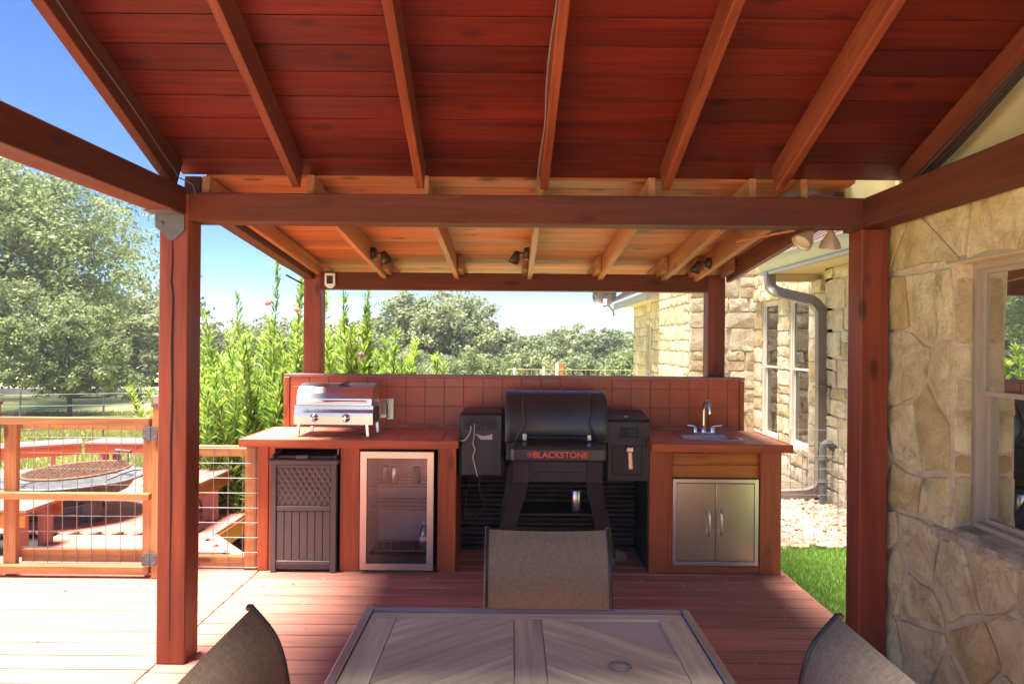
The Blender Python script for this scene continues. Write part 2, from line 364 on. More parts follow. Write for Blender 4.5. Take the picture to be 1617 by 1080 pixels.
def bigmesh(name, verts, quads, mat, parent=None, mats=None, midx=None, smooth=False):
    me = bpy.data.meshes.new(name); nf, k = quads.shape
    me.vertices.add(len(verts)); me.vertices.foreach_set('co', np.asarray(verts, dtype=np.float32).ravel())
    me.loops.add(nf*k); me.loops.foreach_set('vertex_index', quads.ravel().astype(np.int32))
    me.polygons.add(nf); me.polygons.foreach_set('loop_start', np.arange(0, nf*k, k, dtype=np.int32))
    for m_ in (mats or [mat]): me.materials.append(m_)
    if midx is not None: me.polygons.foreach_set('material_index', midx.astype(np.int32))
    if smooth: me.polygons.foreach_set('use_smooth', np.ones(nf, dtype=bool))
    me.update(calc_edges=True); o = bpy.data.objects.new(name, me); return link(o, parent)

# ---------------------------------------------------------------- ground
def hgt(x, y):
    """terrain height; the yard lies a little below the deck and rolls away to the field"""
    r = max(0.0, min(1.0, (y-5)/18.0)); l = max(0.0, min(1.0, (-x-4)/14.0))
    return -.32-.35*r-.25*l+.10*math.sin(x*.16+1)*math.sin(y*.13)*r
xs = [-260, -180, -120, -80, -50]+[-36+i*1.5 for i in range(26)]+[2.5+i*2.5 for i in range(12)]+[40, 70, 120, 180, 260]
ys = [-60, -30, -14, -6, -2]+[i*1.5 for i in range(0, 34)]+[55, 65, 80, 110, 160, 240, 360]
gv = [(x, y, hgt(x, y)) for y in ys for x in xs]; nx = len(xs)
gf = [(j*nx+i, j*nx+i+1, (j+1)*nx+i+1, (j+1)*nx+i) for j in range(len(ys)-1) for i in range(nx-1)]
g = MB(); g.add(gv, gf, True); g.build('field', M['field'], kind='structure')
MB().box((-150, 30.0, -.9), (-8, 31.6, -.60)).build('gravel_track', M['track'], kind='structure')
MB().box((1.97, 3.66, -.32), (3.62, 5.92, -.13)).build('turf_ground', M['turf_soil'], kind='structure')
MB().box((1.975, 5.925, -.33), (3.9, 11, -.14)).build('gravel_ground', M['gravel_bed'], kind='structure')

# ---------------------------------------------------------------- deck
DP = .1475                                                  # board pitch
deck = thing('deck', None, None); deck['kind'] = 'structure'
ED = 3.352                                                  # one joint lies here
for i in range(-42, 14):
    y0 = ED+i*DP; yc = y0+DP/2
    xr = 1.93 if yc < 3.6 else 1.965
    plank('deck_board', (-1.785, yc, -.0125), (xr, yc, -.0125), DP-.012, .025, M['deck'], deck, ch=.004)
for i in range(-42, 13):                                    # boards left of the long joint, a little out of step
    yc = ED+i*DP+.031+DP/2
    if yc > 5.2: continue
    plank('deck_board', (-5.4, yc, -.0125), (-1.793, yc, -.0125), DP-.012, .025, M['deck'], deck, ch=.004)
plank('deck_board', (-3.66, 5.33, -.0125), (-2.22, 5.33, -.0125), DP-.012, .025, M['deck'], deck, ch=.004)
plank('deck_board', (-3.72, 5.478, -.0125), (-2.36, 5.478, -.0125), DP-.012, .025, M['deck'], deck, ch=.004)
plank('deck_board', (-3.78, 5.625, -.0125), (-2.50, 5.625, -.0125), DP-.012, .025, M['deck'], deck, ch=.004)
def clip_line(c, dirv, x0, x1, y0, y1):
    t0, t1 = -1e9, 1e9
    for k, (lo, hi) in enumerate(((x0, x1), (y0, y1))):
        a = (lo-c[k])/dirv[k]; b = (hi-c[k])/dirv[k]; t0 = max(t0, min(a, b)); t1 = min(t1, max(a, b))
    return t0, t1
dv = Vector((math.cos(R(52)), math.sin(R(52)), 0)); nv = Vector((-dv.y, dv.x, 0))
for i in range(-32, 33):                                    # boards laid on the diagonal round the fire pit
    c = Vector((-4.2, 6.9, 0))+nv*(i*DP); t0, t1 = clip_line(c, dv, -6.6, -2.62, 5.74, 8.5)
    if t1-t0 < .25: continue
    p0, p1 = c+dv*t0, c+dv*t1
    plank('deck_board', (p0.x, p0.y, -.0125), (p1.x, p1.y, -.0125), DP-.012, .025, M['deck'], deck, ch=.004)
plank('deck_trim', (-2.565, 5.70, -.011), (-2.565, 8.45, -.011), .14, .026, M['bench'], deck)
plank('deck_fascia', (-2.50, 5.70, -.10), (-2.50, 8.45, -.10), .03, .15, M['plank_orange'], deck)
plank('deck_fascia', (-1.93, 5.03, -.11), (-2.49, 5.69, -.11), .03, .14, M['plank_orange'], deck)
plank('deck_trim', (-1.95, 5.06, -.010), (-2.50, 5.70, -.010), .09, .027, M['bench'], deck)
plank('deck_fascia', (1.975, 3.62, -.10), (1.975, 5.4, -.10), .02, .18, M['bench'], deck)
MB().box((-5.4, -2.9, -.3), (1.92, 5.3, -.06)).box((-6.6, 5.3, -.31), (-2.66, 8.5, -.06)).build('under_deck_shade', M['black_dull'], deck)  # black block below the boards stands in for the shade in their gaps

# ---------------------------------------------------------------- roofed patio frame
pav = thing('patio_roof_frame', 'red stained timber patio roof on four posts over the outdoor kitchen', 'patio roof', (0, 3.5, 0))
def post(x0, y0, s, z0, z1, lab, m='post'):
    c = MB(); px, py = x0+s/2, y0+s/2
    return plank('post', (px, py, z0), (px, py, z1), s, s, M[m], pav, up=(0, 1, 0), ch=.005, label=lab)
fl = post(-1.782, 3.43, .146, .002, 2.375, 'front left post with a long drying crack')
post(1.772, 3.455, .14, .002, 2.23, None)
post(-1.705, 5.56, .14, -.3, 2.19, None); post(1.60, 5.56, .14, -.3, 2.20, None)
# drying crack: thin dark wedge let into the front face
cr = MB(); pts = [(-1.716, 2.19), (-1.712, 2.03), (-1.718, 1.93), (-1.708, 1.86), (-1.712, 1.6), (-1.708, 1.35), (-1.713, 1.1), (-1.71, .8), (-1.714, .45), (-1.712, .12)]
wd = [.002, .0045, .005, .006, .0075, .006, .0065, .004, .003, .001]
for (a, b), (wa, wb) in zip(zip(pts, pts[1:]), zip(wd, wd[1:])):
    cr.add([(a[0]-wa, 3.4285, a[1]), (a[0]+wa, 3.4285, a[1]), (b[0]+wb, 3.4285, b[1]), (b[0]-wb, 3.4285, b[1])], [(0, 1, 2, 3)])
cr.build('drying_crack', M['crack'], pav)
# beams
plank('beam', (-1.635, 3.50, 2.3085), (1.772, 3.50, 2.3085), .14, .143, M['beam'], pav, ch=.004)
plank('beam', (-1.565, 5.63, 2.13), (1.60, 5.63, 2.13), .14, .14, M['beam'], pav, ch=.004)
plank('beam', (-1.715, -.2, 2.335), (-1.715, 3.427, 2.335), .135, .135, M['beam'], pav, ch=.004)
plank('beam', (1.83, -.2, 2.305), (1.83, 3.64, 2.305), .135, .145, M['beam'], pav, ch=.004)
SB, SF = .10, .425                                         # slopes of the two roof planes
zb = lambda y: 2.345-SB*(y-3.6)                            # underside of back rafters
zf = lambda y: 2.400+SF*(3.43-y)                           # underside of front rafters
cb, cf = math.sqrt(1+SB*SB), math.sqrt(1+SF*SF)
YR = 1.12                                                  # ridge, out of view; placed to steer the light under the roof
nb = Vector((0, SB, 1)).normalized(); nf_ = Vector((0, SF, 1)).normalized()
def rafter_b(x, wdt=.038, h=.14, y0=3.50, y1=5.62):
    o = nb*h/2
    plank('rafter', Vector((x, y0, zb(y0)))+o, Vector((x, y1, zb(y1)))+o, wdt, h, M['rafter_new'], pav, up=nb)
for x in (-1.045, -.455, .14, .715, 1.235, 1.50): rafter_b(x)
plank('rafter', Vector((-1.66, 3.51, zb(3.51)-.01))+nb*.07, Vector((-1.66, 5.60, zb(5.60)-.01))+nb*.07, .085, .14, M['beam'], pav, up=nb)
plank('rafter', Vector((-1.59, 3.51, zb(3.51)+.03))+nb*.05, Vector((-1.59, 5.98, zb(5.98)+.03))+nb*.05, .04, .10, M['rafter_new'], pav, up=nb)
plank('rafter', Vector((1.76, 3.66, zb(3.66)-.012))+nb*.07, Vector((1.76, 5.55, zb(5.55)-.012))+nb*.07, .038, .14, M['rafter_red'], pav, up=nb)
for x in (-1.045, -.455, .14, .715, 1.235, 1.50, 1.76):     # short scabs beside the rafters that carry the roof past the back beam
    plank('rafter_tail', Vector((x-.042*(1 if x > .1 else -1), 5.30, zb(5.30)+.03))+nb*.055, Vector((x-.042*(1 if x > .1 else -1), 5.99, zb(5.99)+.03))+nb*.055, .038, .11, M['rafter_new'], pav, up=nb)
def rafter_f(x, x2, wdt=.04, h=.14, m='rafter_red'):
    o = nf_*h/2
    plank('rafter', Vector((x2, YR, zf(YR)))+o, Vector((x, 3.42, zf(3.42)))+o, wdt, h, M[m], pav, up=nf_)
rafter_f(-1.715, -1.665, .05, m='beam')
for x, x2 in ((-1.09, -1.045), (-.468, -.43), (.155, .20), (.765, .82), (1.335, 1.37)): rafter_f(x, x2)
rafter_f(2.035, 2.065, .14, m='rafter_red')
# roof boards
ztb = lambda y: zb(y)+.14*cb; ztf = lambda y: zf(y)+.14*cf
bw = .134
y = 3.575; i = 0
while y < 6.0:                                             # back plane, paler new cedar
    a, b = y, y+bw/cb
    p = Vector((0, (a+b)/2, (ztb(a)+ztb(b))/2))+nb*.011
    cuts = sorted(random.sample([-1.045, -.455, .14, .715, 1.235], random.choice((0, 1, 1, 2)))); xe = [-1.62]+cuts+[1.80]
    for s, e in zip(xe, xe[1:]):
        plank('roof_board', (s+.0015, p.y, p.z), (e-.0015, p.y, p.z), bw-.006, .018, M['roof_new'], pav, up=nb, ch=.001)
    y = b; i += 1
s_ = 0
yt = 3.560
while yt > YR:                                             # front plane, deep red boards rising to the ridge
    a = yt-.1445/cf
    p = Vector((0, (a+yt)/2, (ztf(a)+ztf(yt))/2))+nf_*.011
    cuts = sorted(random.sample([-1.07, -.45, .17, .79, 1.35], random.choice((0, 1, 1, 2)))); xe = [-1.73]+cuts+[2.06]
    for s, e in zip(xe, xe[1:]):
        plank('roof_board', (s+.001, p.y, p.z), (e-.001, p.y, p.z), .1385, .018, M['roof_red'], pav, up=nf_, ch=.001)
    yt = a
# ridge board closing the unseen roof end, and metal roofing on top
plank('ridge_board', (-1.74, YR-.02, zf(YR)+.13), (2.05, YR-.02, zf(YR)+.13), .04, .18, M['beam'], pav)
zr = ztf(YR)
r2 = MB()
r2.prism([(-1.735, YR, zr+.045), (-1.735, 3.52, ztf(3.52)+.045), (-1.735, 3.52, ztf(3.52)+.05), (-1.735, YR, zr+.05)], (1, 0, 0), 3.8)
r2.prism([(-1.62, 3.54, ztb(3.54)+.045), (-1.62, 6.03, ztb(6.03)+.025), (-1.62, 6.03, ztb(6.03)+.03), (-1.62, 3.54, ztb(3.54)+.05)], (1, 0, 0), 3.43)
r2.build('metal_roofing', M['metal_roof'], pav)
# metal bracket on the left post
br = MB(); prof = [(-1.80, 2.31), (-1.80, 2.20), (-1.775, 2.185), (-1.755, 2.17), (-1.745, 2.15), (-1.73, 2.137), (-1.70, 2.137), (-1.685, 2.155), (-1.67, 2.17), (-1.652, 2.185), (-1.652, 2.26), (-1.66, 2.27)]
br.prism([(x, 3.426, z) for x, z in prof], (0, -1, 0), .006)
br.box((-1.80, 3.30, 2.263), (-1.655, 3.424, 2.267)); br.build('metal_bracket', M['charcoal'], pav)
bt = MB(); bt.lathe([(.0, .008), (.007, .008), (.011, .003), (.012, 0)], (-1.765, 3.42, 2.22), (0, -1, 0), 10)
bt.lathe([(.0, .012), (.009, .01), (.011, 0)], (-1.785, 3.47, 2.12), (-1, 0, 0), 10); bt.build('bolt', M['charcoal'], pav)
# cables
def cable(name, pts, r, m, label, cat='cable'):
    c = MB(); c.tube(pts, r, 6); o = c.build(name, m, loc=pts[0]); return props(o, label, cat)
def spl(pts, n=6):
    out = []
    P = [Vector(p) for p in pts]
    for i in range(len(P)-1):
        a, b, c, d_ = P[max(i-1, 0)], P[i], P[i+1], P[min(i+2, len(P)-1)]
        for k in range(n):
            t = k/n; out.append(.5*((2*b)+(c-a)*t+(2*a-5*b+4*c-d_)*t*t+(3*b-a-3*c+d_)*t**3))
    out.append(P[-1]); return out
fx = lambda x, x2, y: x+(x2-x)*(3.42-y)/(3.42-YR)
pts = [(fx(-1.715, -1.665, y)+.028, y, zf(y)+.065+.006*math.sin(y*9)) for y in [2.0+.1*k for k in range(15)]]+[(-1.68, 3.42, 2.45), (-1.62, 3.44, 2.42), (-1.60, 3.425, 2.36)]
cable('roof_cable', spl(pts, 2), .0035, M['cable'], 'thin cable stapled along the leftmost rafter down to the post')
pts = [(fx(.155, .20, y)-.022-.012*abs(math.sin(y*5.2)), y, zf(y)+.035) for y in [2.0+.09*k for k in range(17)]]
cable('roof_cable', spl(pts, 2), .0045, M['cable'], 'loose grey cable stapled along the middle rafter')
for k in range(4):
    o_ = k*.012
    pts = [(1.955-o_*.5, 3.3+o_, 2.40+o_), (1.955-o_, 2.95, 2.53+o_), (1.95, 2.65, 2.66+o_*1.5), (1.955, 2.35, 2.80+o_), (1.95, 2.05, 2.93+o_)]
    cable('wall_cable', spl(pts, 5), .005, M['cable_dark'], ['lowest black cable of the bundle under the right roof edge', 'second black cable of the bundle under the right roof edge', 'third black cable of the bundle under the right roof edge', 'topmost black cable of the bundle under the right roof edge'][k])
for k, s in enumerate((0, .03, .055)):
    pts = [(1.30+s, 3.50+s, 2.385), (1.42, 3.52+s, 2.40+s*.4), (1.55, 3.50+s, 2.413+s*.6), (1.68, 3.52+s, 2.40+s*.2), (1.80, 3.50+s, 2.384)]
    cable('beam_cable', spl(pts, 5), .004, M['wire'], ['front pale cable looping on top of the front beam', 'middle pale cable looping on top of the front beam', 'rear pale cable looping on top of the front beam'][k])

# ---------------------------------------------------------------- stone house
def clip(poly, n, d_):
    out = []
    for i in range(len(poly)):
        a, b = poly[i], poly[(i+1) % len(poly)]; da = a[0]*n[0]+a[1]*n[1]-d_; db = b[0]*n[0]+b[1]*n[1]-d_
        if da <= 0: out.append(a)
        if (da < 0 < db) or (db < 0 < da):
            t = da/(da-db); out.append((a[0]+(b[0]-a[0])*t, a[1]+(b[1]-a[1])*t))
    return out
def cells(x0, z0, x1, z1, sx, sz, seed, gap=.008, jit=.32):
    r = random.Random(seed); nxx = max(1, round((x1-x0)/sx)); nz = max(1, round((z1-z0)/sz)); P = []
    for j in range(nz):
        for i in range(nxx+1):
            P.append((x0+(i+(.5 if j % 2 else 0)+r.uniform(-jit, jit))*(x1-x0)/nxx, z0+(j+.5+r.uniform(-jit, jit))*(z1-z0)/nz))
    asp = sx/sz; out = []
    for i, p in enumerate(P):
        poly = [(x0+gap, z0+gap), (x1-gap, z0+gap), (x1-gap, z1-gap), (x0+gap, z1-gap)]
        for k, q in enumerate(P):
            if k == i: continue
            nx_, nz_ = (q[0]-p[0])/asp, (q[1]-p[1]); L = math.hypot(nx_, nz_)
            if L > 3*sz or L < 1e-6: continue
            a_, b_ = nx_/asp, nz_; L2 = math.hypot(a_, b_); a_ /= L2; b_ /= L2      # bisector in the squeezed metric
            mx, mz = (p[0]+q[0])/2, (p[1]+q[1])/2
            poly = clip(poly, (a_, b_), a_*mx+b_*mz-gap)
            if len(poly) < 3: break
        if len(poly) >= 3:
            ar = abs(sum(poly[m_][0]*poly[(m_+1) % len(poly)][1]-poly[(m_+1) % len(poly)][0]*poly[m_][1] for m_ in range(len(poly)))/2)
            if ar > .0035: out.append(poly)
    return out
def courses(x0, z0, x1, z1, sx, sz, seed, gap):
    """roughly coursed rubble: rows of uneven height cut into uneven stones with knocked corners"""
    r = random.Random(seed); out = []; z = z0
    hs = []
    while z < z1-1e-6:
        h = min(sz*r.uniform(.6, 1.4), z1-z)
        if z1-z-h < sz*.35: h = z1-z
        hs.append((z, z+h)); z += h
    def put(a, c, b, d):
        if b-a < .05 or d-c < .04: return
        j = lambda k: r.uniform(0, 1)*k
        w_, h_ = b-a-2*gap, d-c-2*gap; k = min(w_, h_)*.16
        P = [(a+gap+j(k), c+gap+j(k*.4)), (a+gap+w_*r.uniform(.3, .7), c+gap+j(k*.35)), (b-gap-j(k*.4), c+gap+j(k*.7)), (b-gap-j(k*.5), c+gap+h_*r.uniform(.3, .7)), (b-gap-j(k), d-gap-j(k*.4)), (a+gap+w_*r.uniform(.3, .7), d-gap-j(k*.3)), (a+gap+j(k*.6), d-gap-j(k*.7)), (a+gap+j(k*.5), c+gap+h_*r.uniform(.3, .7))]
        out.append(P)
    for c, d in hs:
        x = x0
        while x < x1-1e-6:
            w_ = min(sx*r.uniform(.45, 1.5), x1-x)
            if x1-x-w_ < sx*.3: w_ = x1-x
            if d-c > sz*.95 and w_ < sx*1.0 and r.random() < .45:
                m = c+(d-c)*r.uniform(.35, .65); put(x, c, x+w_, m); put(x, m, x+w_, d)
            else: put(x, c, x+w_, d)
            x += w_
    return out
def rough_stone(poly, to3, nrm, dep, parent, mat, r, rough=1.0):
    """one stone: wavy outline, bevelled and uneven face"""
    pts = []
    for i in range(len(poly)):
        a, b = poly[i], poly[(i+1) % len(poly)]; L = math.hypot(b[0]-a[0], b[1]-a[1]); n = 2 if L > .10 else 1
        for k in range(n):
            t = k/n; pts.append((a[0]+(b[0]-a[0])*t+(r.uniform(-1, 1)*.009*rough if k else 0), a[1]+(b[1]-a[1])*t+(r.uniform(-1, 1)*.009*rough if k else 0)))
    cx = sum(p[0] for p in pts)/len(pts); cz = sum(p[1] for p in pts)/len(pts)
    size = max(math.hypot(p[0]-cx, p[1]-cz) for p in pts); n = len(pts); v = []; f = []
    def ring(s, d_, j):
        for p in pts:
            q = (cx+(p[0]-cx)*s, cz+(p[1]-cz)*s); v.append(to3(q[0], q[1])+nrm*(d_+r.uniform(-j, j)))
    off = min(.009, size*.10)
    ring(1, -.02, 0); ring(1.0, dep*.45, .002*rough); ring(1-off/size, dep*.95, .004*rough); v += v[2*n:3*n]; ring(.5, dep+.003, .005*rough)
    v.append(to3(cx, cz)+nrm*(dep+r.uniform(0, .007)*rough))
    for k in (0, 1, 3):
        for i in range(n): f.append((k*n+i, k*n+(i+1) % n, (k+1)*n+(i+1) % n, (k+1)*n+i))
    for i in range(n): f.append((4*n+i, 4*n+(i+1) % n, 5*n))
    c3 = to3(cx, cz)
    m_ = MB()
    # consistent outward winding
    P0, P1, P2 = Vector(v[4*n]), Vector(v[4*n+1]), Vector(v[5*n])
    if (P1-P0).cross(P2-P0).dot(nrm) < 0: f = [tuple(reversed(q)) for q in f]
    m_.add(v, f); m_.sm = [False]*(2*n)+[True]*(len(f)-2*n); o = m_.build('stone', mat, parent, loc=c3-wloc(parent)); return o
def wloc(p):
    o = Vector((0, 0, 0))
    while p is not None: o += p.location; p = p.parent
    return o
# build() adds loc to the parent's world offset, so vertices end up round the stone's own centre
def stone_wall(parent, p0, p1, z0, z1, nrm, holes, sx, sz, mat, mort, seed, thick=.2, gap=.008, dep=.022, rough=1.0, jit=.32, rows=False):
    """wall face from p0 to p1 (2D), stones tiled round rectangular holes given in wall coordinates"""
    p0, p1 = Vector((*p0, 0)), Vector((*p1, 0)); L = (p1-p0).length; u = (p1-p0)/L; nrm = Vector(nrm)
    to3 = lambda s, z: p0+u*s+Vector((0, 0, z))
    r = random.Random(seed)
    rects = []
    us = sorted({0, L, *[h[0] for h in holes], *[h[2] for h in holes]})
    zs_ = sorted({z0, z1, *[h[1] for h in holes], *[h[3] for h in holes]})
    wall = MB()
    if rows:
        for c, d_ in zip(zs_, zs_[1:]):
            run = None
            for a, b in zip(us, us[1:]):
                if any(h[0] <= a and b <= h[2] and h[1] <= c and d_ <= h[3] for h in holes): run = None
                elif run is None: run = [a, c, b, d_]; rects.append(run)
                else: run[2] = b
    for a, b in (() if rows else zip(us, us[1:])):
        run = None
        col_ = []
        for c, d_ in zip(zs_, zs_[1:]):
            inside = any(h[0] <= a and b <= h[2] and h[1] <= c and d_ <= h[3] for h in holes)
            if inside: run = None
            elif run is None: run = [c, d_]; col_.append(run)
            else: run[1] = d_
        for c, d_ in col_: rects.append((a, c, b, d_))
    merged = []                                           # join side-by-side rects of equal height
    for q in rects:
        if merged and abs(merged[-1][2]-q[0]) < 1e-6 and merged[-1][1] == q[1] and merged[-1][3] == q[3]: merged[-1] = (merged[-1][0], q[1], q[2], q[3])
        else: merged.append(q)
    for a, c, b, d_ in merged:
        wall.prism([to3(a, c), to3(b, c), to3(b, d_), to3(a, d_)], -nrm, thick)
    wo = wall.build('wall', mort, parent)
    for k, (a, c, b, d_) in enumerate(merged):
        for poly in (courses(a, c, b, d_, sx, sz, seed*31+k, gap) if jit < .3 else cells(a, c, b, d_, sx, sz, seed*31+k, gap, jit)): rough_stone(poly, to3, nrm, dep, wo, mat, r, rough)
    return wo, to3
def dhung(parent, to3, u, nrm, a, c, b, d_, recess, fw, mat, glass, rail=.5, curtain=False):
    """double-hung window in the opening a..b, c..d_"""
    wn = thing('window', None, None); wn.parent = parent
    wn.location = to3((a+b)/2, c)-nrm*recess-wloc(parent)
    z = Vector((0, 0, 1)); q = MB(); P = lambda s, h, off=0: to3(s, h)-nrm*(recess+off)
    for s0, s1, z0_, z1_ in ((a, a+fw, c, d_), (b-fw, b, c, d_), (a+fw, b-fw, d_-fw, d_), (a+fw, b-fw, c, c+fw)):
        q.prism([P(s0, z0_), P(s1, z0_), P(s1, z1_), P(s0, z1_)], -nrm, .06)
    q.build('window_frame', mat, wn)
    zm = c+(d_-c)*rail
    for k, (z0_, z1_, off) in enumerate(((zm-.02, d_-fw, .018), (c+fw, zm+.02, .040))):
        s = MB(); t = fw*.8; x0, x1 = a+fw, b-fw
        for s0, s1, e0, e1 in ((x0, x0+t, z0_, z1_), (x1-t, x1, z0_, z1_), (x0+t, x1-t, z1_-t, z1_), (x0+t, x1-t, z0_, z0_+t)):
            s.prism([P(s0, e0, off), P(s1, e0, off), P(s1, e1, off), P(s0, e1, off)], -nrm, .02)
        s.build('sash', mat, wn)
        gl = MB(); gl.prism([P(x0+t, z0_+t, off+.010), P(x1-t, z0_+t, off+.010), P(x1-t, z1_-t, off+.010), P(x0+t, z1_-t, off+.010)], -nrm, .004); gl.build('pane', glass, wn)
    if curtain:
        cu = MB(); n = 14; s0, s1 = a+.035, a+.20
        top = []; 
        for i in range(n+1):
            s = s0+(s1-s0)*i/n; top.append((s, .11+.012*math.sin(i*1.9)))
        v = [P(s, c+.02, o) for s, o in top]+[P(s, d_-.02, o) for s, o in top]
        cu.add(v, [(i, i+1, n+2+i, n+1+i) for i in range(n)], True); cu.build('curtain', M['curtain'], wn)
    bx = MB(); e = .9                                     # box behind, coloured dark for the shade of an unlit room
    A = [P(a-.4, c-.3, .22), P(b+.4, c-.3, .22), P(b+.4, d_+.3, .22), P(a-.4, d_+.3, .22)]; B = [p-nrm*e for p in A]
    bx.add(A+B, [(4, 5, 6, 7), (0, 1, 5, 4), (2, 3, 7, 6), (1, 2, 6, 5), (3, 0, 4, 7)]); bx.build('room', M['interior'], wn)
    return wn
house = thing('stone_house', 'cream limestone house with tan windows, gutters and red metal roof on the right', 'house', (3.0, 5, -.3))
LX = Vector((-1, 0, 0)); LY = Vector((0, -1, 0))
# near wall beside the patio (runs along y at x=1.945), with window opening
W0, WY = 1.945, 3.60
near, to3 = stone_wall(house, (W0, WY), (W0, .6), .0, 2.36, LX, [(.60, .82, 1.55, 2.0)], .30, .31, M['stone'], M['mortar'], 5, thick=.15, gap=.014, dep=.016, rough=2.2, jit=.44, rows=True)
ret = MB(); ret.box((W0, WY, 0), (W0+.30, WY+.02, 2.36)); ret.build('corner_return', M['mortar'], house)
dhung(house, to3, None, LX, .60, .845, 1.55, 2.0, .085, .026, M['frame_paint'], M['glass'], .52, True)
r = random.Random(19); tr3 = lambda s_, z: Vector((1.952+s_, 3.0-.001, z)); zz = .86
for hh in (.22, .09, .33, .15, .30):
    rough_stone([(.004, zz+.01), (.03, zz), (.07, zz+r.uniform(-.01, .01)), (.072, zz+hh-.016), (.03, zz+hh-.01), (.006, zz+hh-.02)], tr3, LY, .006, near, M['stone'], r, 1.0); zz += hh
sill = MB(); r = random.Random(3); n = 16; v = []
for i in range(n+1):
    s = .50+i*(1.05/n); yy = WY-s
    e0 = r.uniform(-.012, .012)
    v += [(W0+.10, yy, .853), (W0+.015+r.uniform(-.006, .006), yy, .838+r.uniform(-.008, .008)), (W0-.022+e0, yy, .824+r.uniform(-.01, .006)), (W0-.026+e0, yy, .785+r.uniform(-.01, .01)), (W0+.01, yy, .765)]
sill.add(v, [(i*5+k, (i+1)*5+k, (i+1)*5+k+1, i*5+k+1) for i in range(n) for k in range(4)]+[(0, 1, 2, 3, 4), tuple(n*5+k for k in (4, 3, 2, 1, 0))]); sill.build('window_sill', M['stone_rough'], house)
lin = MB(); lin.box((W0-.004, WY-.55, 2.005), (W0+.10, WY-1.6, 2.03)); lin.build('window_lintel', M['frame_paint'], house)
sd = MB(); sd.box((1.975, .0, 2.362), (2.25, 3.62, 2.46), 0).box((2.02, .0, 2.462), (2.25, 3.60, 3.6)); sd.build('gable_siding', M['siding'], house)
sd = MB(); sd.box((1.785, 3.66, 2.384), (2.35, 3.70, 2.62)); sd.build('frieze_board', M['siding'], house)
MB().box((2.02, -3.0, 0), (2.25, .59, 3.3)).build('wall', M['mortar_pale'], house)
# wing B: low eave with gutter, wall along y at x=3.55
GZ = -.14
wB, t3 = stone_wall(house, (3.55, 7.72), (3.55, 3.9), GZ, 2.50, LX, [], .36, .27, M['stone_pale'], M['mortar_pale'], 8, gap=.0045, dep=.020, rough=1.5, jit=.24)
wBr, _ = stone_wall(house, (3.95, 7.725), (3.55, 7.725), GZ, 2.50, (0, 1, 0), [], .36, .27, M['stone_pale'], M['mortar_pale'], 9, thick=.18, gap=.007, dep=.02)
MB().box((3.10, 3.6, 2.50), (3.75, 8.32, 2.53)).build('soffit', M['soffit'], house)
MB().box((3.10, 8.28, 2.40), (3.75, 8.325, 2.498)).build('fascia', M['soffit'], house)
gu = MB(); prof = [(3.085, 2.655), (2.99, 2.655), (2.985, 2.645), (3.0, 2.60), (3.035, 2.535), (3.05, 2.505), (3.095, 2.505)]
gu.prism([(x, 8.36, z) for x, z in prof], (0, -1, 0), 4.8); gu.box((2.975, 8.37, 2.648), (2.998, 3.56, 2.662)); gu.box((3.03, 8.34, 2.47), (3.098, 3.56, 2.50)); gu.build('gutter', M['gutter'], house)
rf = MB(); rf.prism([(3.05, 8.34, 2.665), (4.9, 8.34, 3.55), (4.9, 8.34, 3.58), (3.05, 8.34, 2.69)], (0, -1, 0), 4.8); ro = rf.build('roof', M['metal_roof'], house)
for k in range(11):
    rb = MB(); yy = 8.30-k*.44; rb.bar((3.06, yy, 2.70), (4.9, yy, 3.585), .02, .035, up=(0, 1, 0)); rb.build('standing_seam', M['downspout'], ro)
ds = MB()
def flat_pipe(q, pts, wx, wy, seg=4):
    pts = spl(pts, seg)
    n = len(pts); V = []
    for i, p in enumerate(pts):
        t = (pts[min(i+1, n-1)]-pts[max(i-1, 0)]).normalized(); s = Vector((0, 1, 0)) if abs(t.y) < .97 else Vector((0, 0, 1))
        a = t.cross(s).normalized(); s = a.cross(t)
        for ca, cs in ((-1, -1), (-1, 1), (1, 1), (1, -1)): V.append(p+a*(ca*wx/2)+s*(cs*wy/2))
    q.add(V, [(i*4+k, i*4+(k+1) % 4, (i+1)*4+(k+1) % 4, (i+1)*4+k) for i in range(n-1) for k in range(4)]+[(3, 2, 1, 0), tuple((n-1)*4+k for k in range(4))])
flat_pipe(ds, [(3.07, 8.12, 2.49), (3.07, 8.12, 2.40), (3.08, 8.10, 2.31), (3.14, 8.0, 2.25), (3.35, 7.84, 2.17), (3.44, 7.76, 2.12), (3.485, 7.70, 2.02), (3.49, 7.68, 1.9), (3.49, 7.66, .6), (3.49, 7.66, .14), (3.46, 7.66, .03), (3.36, 7.66, -.03), (3.2, 7.67, -.05), (2.6, 7.7, -.08)], .11, .085)
for zz in (1.15, .42): ds.box((3.42, 7.60, zz), (3.55, 7.72, zz+.03))
ds.build('downspout', M['downspout'], house)
